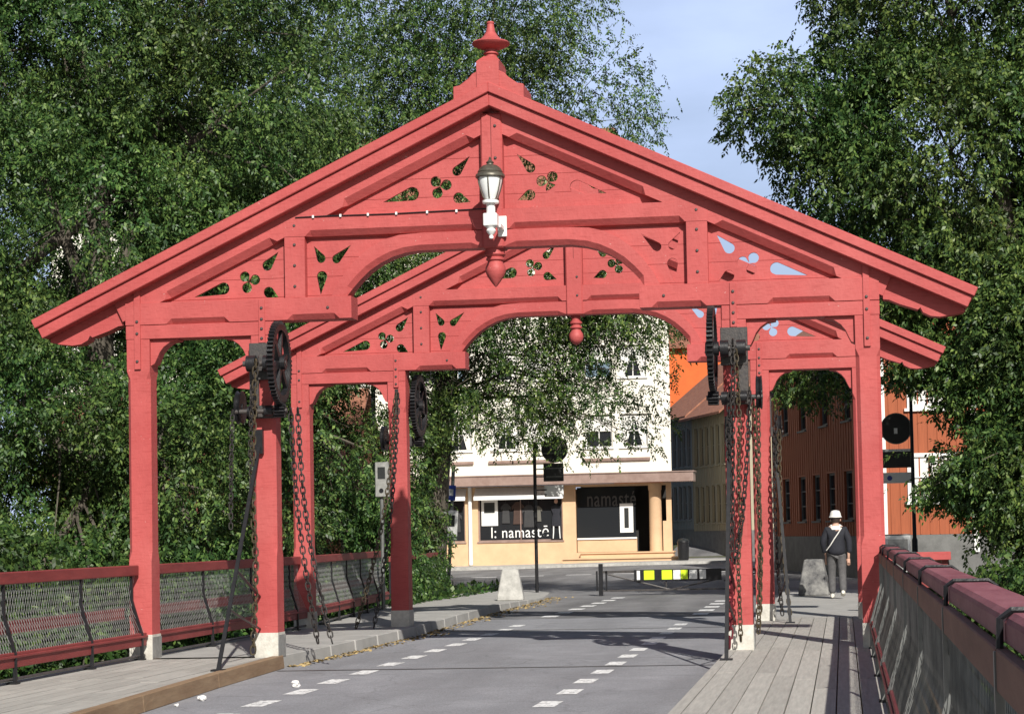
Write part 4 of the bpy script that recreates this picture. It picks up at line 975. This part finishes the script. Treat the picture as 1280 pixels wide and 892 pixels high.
for sx, hx, hy, hz in ((-1,-.205,.13,.84),(1,.245,.0,.82)):
    hd = MB()
    hd.loft([[Vector((hx+math.cos(a)*w, hy+math.sin(a)*.022, hz-dz)) for a in [2*PI*k/8 for k in range(8)]] for dz, w in ((0,.022),(.04,.036),(.085,.036),(.10,.03))])
    for i in range(4):
        fx = hx-.027+.018*i; l = (.06,.07,.072,.055)[i]; hd.tube([(fx,hy,hz-.09),(fx,hy+.012,hz-.09-l*.6),(fx,hy+.03,hz-.09-l)], [.0095,.009,.006], 6)
    hd.tube([(hx-sx*.03,hy,hz-.03),(hx-sx*.055,hy+.02,hz-.065),(hx-sx*.05,hy+.035,hz-.10)], [.012,.010,.007], 6)
    hd.build('hand', SKIN, Pn, True)
m = MB(); m.loft([[Vector((math.cos(a)*r, .03+math.sin(a)*r*1.08, z)) for a in [2*PI*k/16 for k in range(16)]] for r, z in ((.085,1.55),(.098,1.60),(.106,1.66),(.10,1.70))]); m.build('hair', HAIR, Pn, True)
m = MB(); m.loft([[Vector((math.cos(a)*r, .03+math.sin(a)*r*1.08, z)) for a in [2*PI*k/20 for k in range(20)]] for r, z in ((.128,1.648),(.134,1.658),(.115,1.69),(.108,1.74),(.085,1.785),(.03,1.80),(.002,1.802))]); m.build('cap', HATM, Pn, True)
m = MB(); m.loft([[Vector((math.cos(a)*r*1.2, .02+math.sin(a)*r, z-.02*math.sin(a)*-1)) for a in [2*PI*k/16 for k in range(16)]] for r, z in ((.135,1.42),(.12,1.47),(.085,1.50),(.07,1.505))]); m.build('white_collar', HATM, Pn, True)
m = MB(); m.tube([(.12,-.115,1.44),(.05,-.163,1.33),(-.03,-.178,1.22),(-.12,-.16,1.08),(-.2,-.08,.98)], .012, 6); m.build('bag_strap', HATM, Pn, True)
# face (turned away)
m = MB(); m.lathe([(.001,-.015),(.014,0),(.010,.03)], (0,.125,1.60), 8); m.build('nose', SKIN, Pn, True)
for sx in (-1,1):
    m = MB(); m.lathe([(.001,-.03),(.018,-.02),(.022,.01),(.001,.03)], (sx*.092,.03,1.60), 8); ear = m.build('ear', SKIN, Pn, True)
    m = MB(); m.lathe([(.001,-.008),(.009,0),(.001,.008)], (sx*.033,.112,1.625), 8); m.build('eye', HAIR, Pn, True)
m = MB(); m.box(-.022,.022,.106,.116,1.548,1.555); m.build('mouth', CHAINRED, Pn)

# ------------------------------------------------------------------ foliage
def quads_object(name, V, material, parent, loc):
    n = len(V)//4; me = bpy.data.meshes.new(name)
    V = (V-np.array(loc)).astype(np.float32)
    me.vertices.add(len(V)); me.vertices.foreach_set('co', V.ravel())
    me.loops.add(len(V)); me.loops.foreach_set('vertex_index', np.arange(len(V), dtype=np.int32))
    me.polygons.add(n); me.polygons.foreach_set('loop_start', np.arange(0, len(V), 4, dtype=np.int32)); me.polygons.foreach_set('loop_total', np.full(n, 4, dtype=np.int32))
    me.update(calc_edges=True); me.materials.append(material)
    return link(bpy.data.objects.new(name, me), parent)
def norm(a): return a/np.maximum(np.linalg.norm(a, axis=-1, keepdims=True), 1e-9)
def sprigs(c, out, rng, leaf=.11, k=9, twig=.42, droop=.55):
    n = len(c)
    d = norm(out*.6 + rng.normal(0,.55,(n,3)) + np.array([0,0,-droop]))
    side = norm(np.cross(d, rng.normal(0,1,(n,3))+np.array([0,0,1.2])))
    up = np.cross(side, d)
    V = np.empty((n, k, 4, 3))
    for i in range(k):
        s = 1 if i % 2 else -1
        base = c + d*((i+.5)/k-.5)*twig
        if i == k-1: ax = d
        else: ax = norm(d*.55 + side*s*.85 + rng.normal(0,.28,(n,3)) + np.array([0,0,-.35]))
        L = leaf*rng.uniform(.65,1.3,(n,1)); nn = norm(up + rng.normal(0,.45,(n,3))); w = norm(np.cross(ax, nn))*L*rng.uniform(.20,.30,(n,1))
        tip = base+ax*L; mid = base+ax*L*.45
        V[:,i,0] = base; V[:,i,1] = mid+w; V[:,i,2] = tip-np.array([0,0,.12])*L; V[:,i,3] = mid-w
    return V.reshape(-1,3)
def clump(p, sc, seed):
    return np.array([noise.noise(Vector((q[0]*sc+seed, q[1]*sc-seed, q[2]*sc))) + .5*noise.noise(Vector((q[0]*sc*2.3, q[1]*sc*2.3+seed, q[2]*sc*2.3))) for q in p])
def lobe_points(lobe, n, rng, seed, thr):
    c = np.array(lobe[:3]); r = np.array(lobe[3:6])
    dirs = norm(rng.normal(0,1,(n*2,3))); rad = rng.uniform(.12,1,(n*2,1))**(1/2.4)
    q = c+dirs*rad*r
    q += rng.normal(0,.12,q.shape)
    keep = clump(q, .62, seed) > thr
    q = q[keep][:n]; d = dirs[keep][:n]
    return q, d
def in_view_ok(q):
    return q
def tree(name, label, base, trunk_r, lobes, material, seed, leaf=.11, group=None, thr=-.12, droop=.55, cat='tree', leafk=11, fork=.35, clear=None, twig=.42, limb=.42):
    rng = np.random.default_rng(seed); random.seed(seed)
    R = empty(name, base); tag(R, label, cat, group)
    b = Vector(base); tops = [Vector(l[:3]) for l in lobes]
    crown_c = sum(tops, Vector())/len(tops); Hh = max(t.z for t in tops)-b.z
    fk = b+Vector(((crown_c.x-b.x)*.25, (crown_c.y-b.y)*.25, Hh*fork))
    m = MB(); pts = [b-b, (fk-b)*.5+Vector((random.uniform(-.15,.15),random.uniform(-.15,.15),0)), fk-b, fk-b+Vector(((crown_c.x-fk.x)*.5,(crown_c.y-fk.y)*.5,Hh*.3))]
    m.tube(pts, [trunk_r*1.25, trunk_r, trunk_r*.8, trunk_r*.4], 10)
    cl = []
    for t, l in zip(tops, lobes):
        s0 = fk.lerp(fk+Vector((0,0,Hh*.3)), random.random()) if t.z > fk.z else b.lerp(fk, .8)
        mid = s0.lerp(t, .5)+Vector((random.uniform(-.5,.5),random.uniform(-.5,.5),random.uniform(0,.7)))
        m.tube([s0-b, mid-b, t-b], [trunk_r*limb, trunk_r*limb*.55, trunk_r*.08], 7)
        for k in range(9):
            e = t+Vector((random.uniform(-1,1)*l[3], random.uniform(-1,1)*l[4], random.uniform(-.9,.9)*l[5]))*.85; s1 = mid.lerp(t, random.random())
            mm = s1.lerp(e, .5)+Vector((random.uniform(-.3,.3),random.uniform(-.3,.3),random.uniform(.0,.4)))
            m.tube([s1-b, mm-b, e-b], [.083*limb,.05*limb,.008], 5)
    m.build('trunk', BARK, R, True)
    P, D = [], []
    for l in lobes:
        q, d = lobe_points(l, int(l[6]), rng, seed*1.7, thr)
        if clear is not None:
            k = clear(q); q, d = q[k], d[k]
        P.append(q); D.append(d)
    P = np.concatenate(P); D = np.concatenate(D)
    V = sprigs(P, D, rng, leaf, leafk, twig, droop)
    quads_object('crown', V, material, R, base)
    return R

def keep_clear(q):
    # nothing grows into the portals, the walkways or the near street
    inside = (np.abs(q[:,0]) < 5.2) & (q[:,1] < 9.5)
    near = (q[:,1] < 8.2) & (np.abs(q[:,0]) < 6.6) & (q[:,2] > 1.2)
    return ~(inside | near)
TREE_SCALE = 1.0
def Lb(x, y, z, rx, ry, rz, dens=1.0):
    area = 4*PI*((rx*ry)**1.6/3+(rx*rz)**1.6/3+(ry*rz)**1.6/3)**(1/1.6)
    return (x, y, z, rx, ry, rz, max(60, area*34*dens*TREE_SCALE))
# big tree on the left bank, in front
tree('broadleaf_tree', 'dense dark green tree on the left bank reaching above the left eave', (-10.5,13.5,-1.6), .38,
     [Lb(-8.6,12.5,2.6,3.2,2.6,3.0,1.1), Lb(-13.4,12.5,4.5,2.4,2.2,3.6), Lb(-13.4,13.5,12,2.6,2.4,3.4), Lb(-11.8,11.5,3.5,3.0,2.6,3.4), Lb(-7.6,14.5,6.2,2.6,2.4,2.6), Lb(-10.6,13,7.6,3.2,2.6,2.8), Lb(-8.2,14.5,10,3.0,2.8,2.6), Lb(-11.4,14,11.4,3.2,3.0,2.8), Lb(-8.5,15,13.4,3.2,2.8,2.4,.8), Lb(-12,15,15,3.0,2.8,2.5,.8), Lb(-7.2,11.5,.4,1.9,2.2,1.5), Lb(-10.6,9.6,.2,2.6,2.2,1.8)],
     LEAF1, 11, .092, 'trees on the left bank', -.10, clear=keep_clear)
tree('broadleaf_tree', 'leafy tree behind the left railing between and beyond the portals', (-8.8,22,-.3), .33,
     [Lb(-7.2,20,3.2,2.2,2.4,2.4), Lb(-9.4,21,5.6,2.8,2.6,2.6), Lb(-6.6,20.5,7.0,2.2,2.4,2.2), Lb(-9.0,22,9.5,2.8,2.6,2.6), Lb(-7.0,20,1.0,1.6,2.0,1.4)],
     LEAF1, 12, .092, 'trees on the left bank', -.10, clear=keep_clear)
# street tree with hanging branches before the shop
tree('street_tree', 'tall street tree with thin hanging branches in front of the cream house', (-6.6,26,-.15), .34,
     [Lb(-5.4,24.5,12.8,3.2,3.0,2.8,.75), Lb(-2.2,24.5,12.0,2.4,2.6,2.5,.42), Lb(-4.2,24,15.2,3.4,3.0,2.6,.55), Lb(-8,26,12.5,3.2,3.0,3.2,.8), Lb(-5.6,24.5,8.6,2.6,2.4,2.0,.8), Lb(-3.2,24.5,7.5,2.3,2.2,1.5,.6), Lb(-5.3,24.5,6.3,1.7,2.0,1.6,.9), Lb(-1.6,24.8,6.6,1.5,1.6,1.2,.28), Lb(-3.4,24.8,5.5,1.9,1.6,1.1,.22), Lb(-1.9,24.8,5.1,1.6,1.5,.9,.22), Lb(-4.3,24.8,4.3,1.9,1.5,.9,.24), Lb(-2.4,24.8,3.9,1.6,1.3,.7,.10), Lb(-6.3,25,4.6,1.1,1.4,1.6,.8), Lb(-6.55,25.7,1.9,.55,.55,2.0,1.6), Lb(-1.7,24.6,9.2,1.7,2.2,1.6,.45), Lb(-3.1,24.4,5.9,3.2,1.5,2.0,.18), Lb(-3.6,24.4,6.8,3.0,1.5,1.4,.35), Lb(-1.4,24.4,6.3,2.2,1.4,1.6,.40), Lb(-1.2,24.4,7.6,2.0,1.4,1.4,.5), Lb(-2.3,24.5,4.3,2.7,1.3,1.2,.24), Lb(-4.6,24.5,5.0,2.2,1.5,1.3,.35)],
     LEAF2, 13, .088, 'street trees at the bridge head', -.3, clear=keep_clear, fork=.42, limb=.17)
tree('street_tree', 'tall dark tree rearmost on the left, closing the sky', (-15.5,30,-.5), .4,
     [Lb(-15,29,6,4,3,4,.7), Lb(-12.5,30,11,3.6,3,3.4,.7), Lb(-16.5,30,13,4,3,3.6,.7), Lb(-12.5,30,16.5,3.6,3,2.6,.55), Lb(-19,29,9,4,3,4,.6)],
     LEAF1, 14, .115, 'street trees at the bridge head', .0)
# right tree
tree('broadleaf_tree', 'large broad tree on the right bank overhanging the railing and roof end', (8.8,18.5,-.9), .40,
     [Lb(6.6,17,9.2,3.0,2.8,2.6,1.0), Lb(3.5,17,10.3,1.75,2.0,1.2,.9), Lb(4.4,17.2,8.9,1.7,2.2,1.7,.9), Lb(5.2,17,11.4,1.3,1.8,1.1,.9), Lb(6.6,17.5,13.2,3.2,2.8,2.6,1.0), Lb(9.6,17,11,3.0,2.8,3.2,1.0), Lb(9.5,16.5,6.2,3.0,2.6,2.6,1.0), Lb(6.6,16.5,6.9,1.6,2.0,1.1,.9), Lb(6.9,15.3,2.4,1.75,1.5,.72,2.0), Lb(8.0,14.6,2.4,1.6,1.5,1.7,1.8), Lb(8.1,15,4.8,1.65,1.4,1.9,2.0), Lb(5.8,16,4.85,1.05,1.1,.6,2.2), Lb(6.9,15.6,4.2,.9,1.1,1.0,1.6), Lb(5.5,16.6,6.2,1.1,1.1,.8,2.2), Lb(7.4,16,6.3,1.5,1.3,1.0,1.8), Lb(9.2,15,4.2,2.0,2.0,2.0,1.0), Lb(8.6,14.5,1.3,2.0,1.8,1.8,1.0), Lb(3.7,19.6,4.75,1.35,1.3,.62,1.0), Lb(9.0,17,15.5,3.0,2.6,2.4,.9)],
     LEAF2, 15, .105, 'trees on the right bank', -.34, clear=keep_clear, fork=.3)
tree('bank_shrub', 'bushy shrub on the right bank just behind the purple top rail', (7.6,8,-2.6), .14,
     [Lb(7.2,9.5,-.4,1.2,1.6,1.3,1.1), Lb(8.6,7,-.6,1.6,1.8,1.5,1.1), Lb(7.4,5,-1.6,1.2,1.8,1.3,1.0)], LEAF3, 16, .11, 'shrubs on the river bank', -.25, cat='shrub', fork=.5, clear=keep_clear)
tree('bank_shrub', 'bushy shrub on the left bank seen through the wire mesh', (-7.6,4,-3.2), .14,
     [Lb(-7.0,3.5,-.7,1.3,2.6,1.5,1.1), Lb(-8.8,6,-.2,1.9,2.4,1.9,1.0), Lb(-6.9,7.5,.0,1.2,1.6,1.3,1.0), Lb(-7.8,-1,-1.4,1.6,2.4,1.6,1.0)], LEAF3, 17, .11, 'shrubs on the river bank', -.25, cat='shrub', fork=.5, clear=keep_clear)
# ivy fence at the end of the left railing
S = empty('ivy_fence', (-5.35,16.6,-.05)); tag(S, 'low wire fence overgrown with trailing ivy beyond the left railing', 'fence')
m = MB(); m.box(-.05,.05,0,8.6,.98,1.08, Matrix.Rotation(.10,4,'Z')); m.build('top_rail', REDOLD, S)
for k in range(5):
    m = MB(); m.box(-.05,.05,k*2.1,k*2.1+.08,0,.975, Matrix.Rotation(.10,4,'Z')); m.build('stanchion', IRON, S)
rng = np.random.default_rng(22); n = 1500
yy = rng.uniform(0,8.6,n); zz = rng.beta(1.0,1.5,n)*.95; xx = rng.normal(.08,.12,n)-yy*.10
Pv = np.stack([xx-5.35, yy+16.6, zz-.02], 1)
quads_object('ivy', sprigs(Pv, np.tile([.5,-.3,0],(n,1)), rng, .08, 7, .3, .8), LEAF3, S, (-5.35,16.6,-.05))
# grass at the foot of the bank and pavement edge
n = 9000; gx_ = np.concatenate([rng.uniform(-22,-5.3,n//2), rng.uniform(5.3,16,n//2)]); gy_ = rng.uniform(9,30,n)
gz = np.array([ground_z(a, b) for a, b in zip(gx_, gy_)])
Pg = np.stack([gx_, gy_, gz+.1], 1)
o = quads_object('undergrowth', sprigs(Pg, np.tile([0,-.3,.8],(n,1)), rng, .16, 6, .3, -.6), LEAF3, None, (0,0,0)); tag(o, kind='stuff')

# ------------------------------------------------------------------ light, sky, camera
sun_dir = Vector((-.513, 1.27, -1.0)).normalized()
sd = bpy.data.lights.new('sun', 'SUN'); sd.energy = 5.0; sd.angle = math.radians(.53); sd.color = (1.0,.955,.88)
so = bpy.data.objects.new('sun', sd); C.objects.link(so); so.rotation_euler = sun_dir.to_track_quat('-Z', 'Y').to_euler()
W = bpy.data.worlds.new('World'); bpy.context.scene.world = W; W.use_nodes = True
N = W.node_tree.nodes; L = W.node_tree.links; bg = N['Background']
sky = N.new('ShaderNodeTexSky'); sky.sky_type = 'NISHITA'; sky.sun_disc = False
to = -sun_dir
sky.sun_elevation = math.asin(to.z); sky.sun_rotation = math.atan2(to.x, to.y)
sky.air_density = 1.0; sky.dust_density = 1.2; sky.ozone_density = 1.2
tc = N.new('ShaderNodeTexCoord'); mp = N.new('ShaderNodeMapping'); mp.inputs['Scale'].default_value = (1,1,2.6)
nz = N.new('ShaderNodeTexNoise'); nz.inputs['Scale'].default_value = 2.6; nz.inputs['Detail'].default_value = 7; nz.inputs['Roughness'].default_value = .55
rp = N.new('ShaderNodeValToRGB'); rp.color_ramp.elements[0].position = .42; rp.color_ramp.elements[1].position = .75
rp.color_ramp.elements[0].color = (.5,.5,.5,1); rp.color_ramp.elements[1].color = (1,1,1,1)
mixn = N.new('ShaderNodeMixRGB'); mixn.inputs[2].default_value = (11.5,14.0,20.0,1)
L.new(tc.outputs['Generated'], mp.inputs[0]); L.new(mp.outputs[0], nz.inputs['Vector']); L.new(nz.outputs['Fac'], rp.inputs[0]); 
sx = N.new('ShaderNodeSeparateXYZ'); L.new(tc.outputs['Generated'], sx.inputs[0])
mk = N.new('ShaderNodeMapRange'); mk.inputs['From Min'].default_value = .55; mk.inputs['From Max'].default_value = .95; L.new(sx.outputs['Y'], mk.inputs['Value'])
mu = N.new('ShaderNodeMath'); mu.operation = 'MULTIPLY'; L.new(rp.outputs[0], mu.inputs[0]); L.new(mk.outputs[0], mu.inputs[1]); L.new(mu.outputs[0], mixn.inputs[0])
L.new(sky.outputs[0], mixn.inputs[1]); L.new(mixn.outputs[0], bg.inputs[0]); bg.inputs[1].default_value = .05

cd = bpy.data.cameras.new('camera'); co = bpy.data.objects.new('camera', cd); C.objects.link(co)
yaw, pit, rol = .107432656, .0461929222, -.0219300039
f, px, py = 2400.04, 792.33, 552.943
fwd = Vector((-math.sin(yaw), math.cos(yaw), 0)); right = Vector((math.cos(yaw), math.sin(yaw), 0)); up = Vector((0,0,1))
fw = fwd*math.cos(pit)+up*math.sin(pit); u = up*math.cos(pit)-fwd*math.sin(pit)
r2 = right*math.cos(rol)+u*math.sin(rol); u2 = u*math.cos(rol)-right*math.sin(rol)
co.matrix_world = Matrix(((r2.x,u2.x,-fw.x,4.20154),(r2.y,u2.y,-fw.y,-23.41304),(r2.z,u2.z,-fw.z,1.45340),(0,0,0,1)))
cd.sensor_width = 36; cd.sensor_fit = 'HORIZONTAL'; cd.lens = f/1280*36
cd.shift_x = (640-px)/1280; cd.shift_y = (py-446)/1280
cd.clip_start = .1; cd.clip_end = 2000
sc = bpy.context.scene; sc.camera = co
sc.view_settings.view_transform = 'Standard'; sc.view_settings.look = 'None'; sc.view_settings.gamma = 1; sc.view_settings.exposure = .32
sc.cycles.max_bounces = 6; sc.cycles.transparent_max_bounces = 6
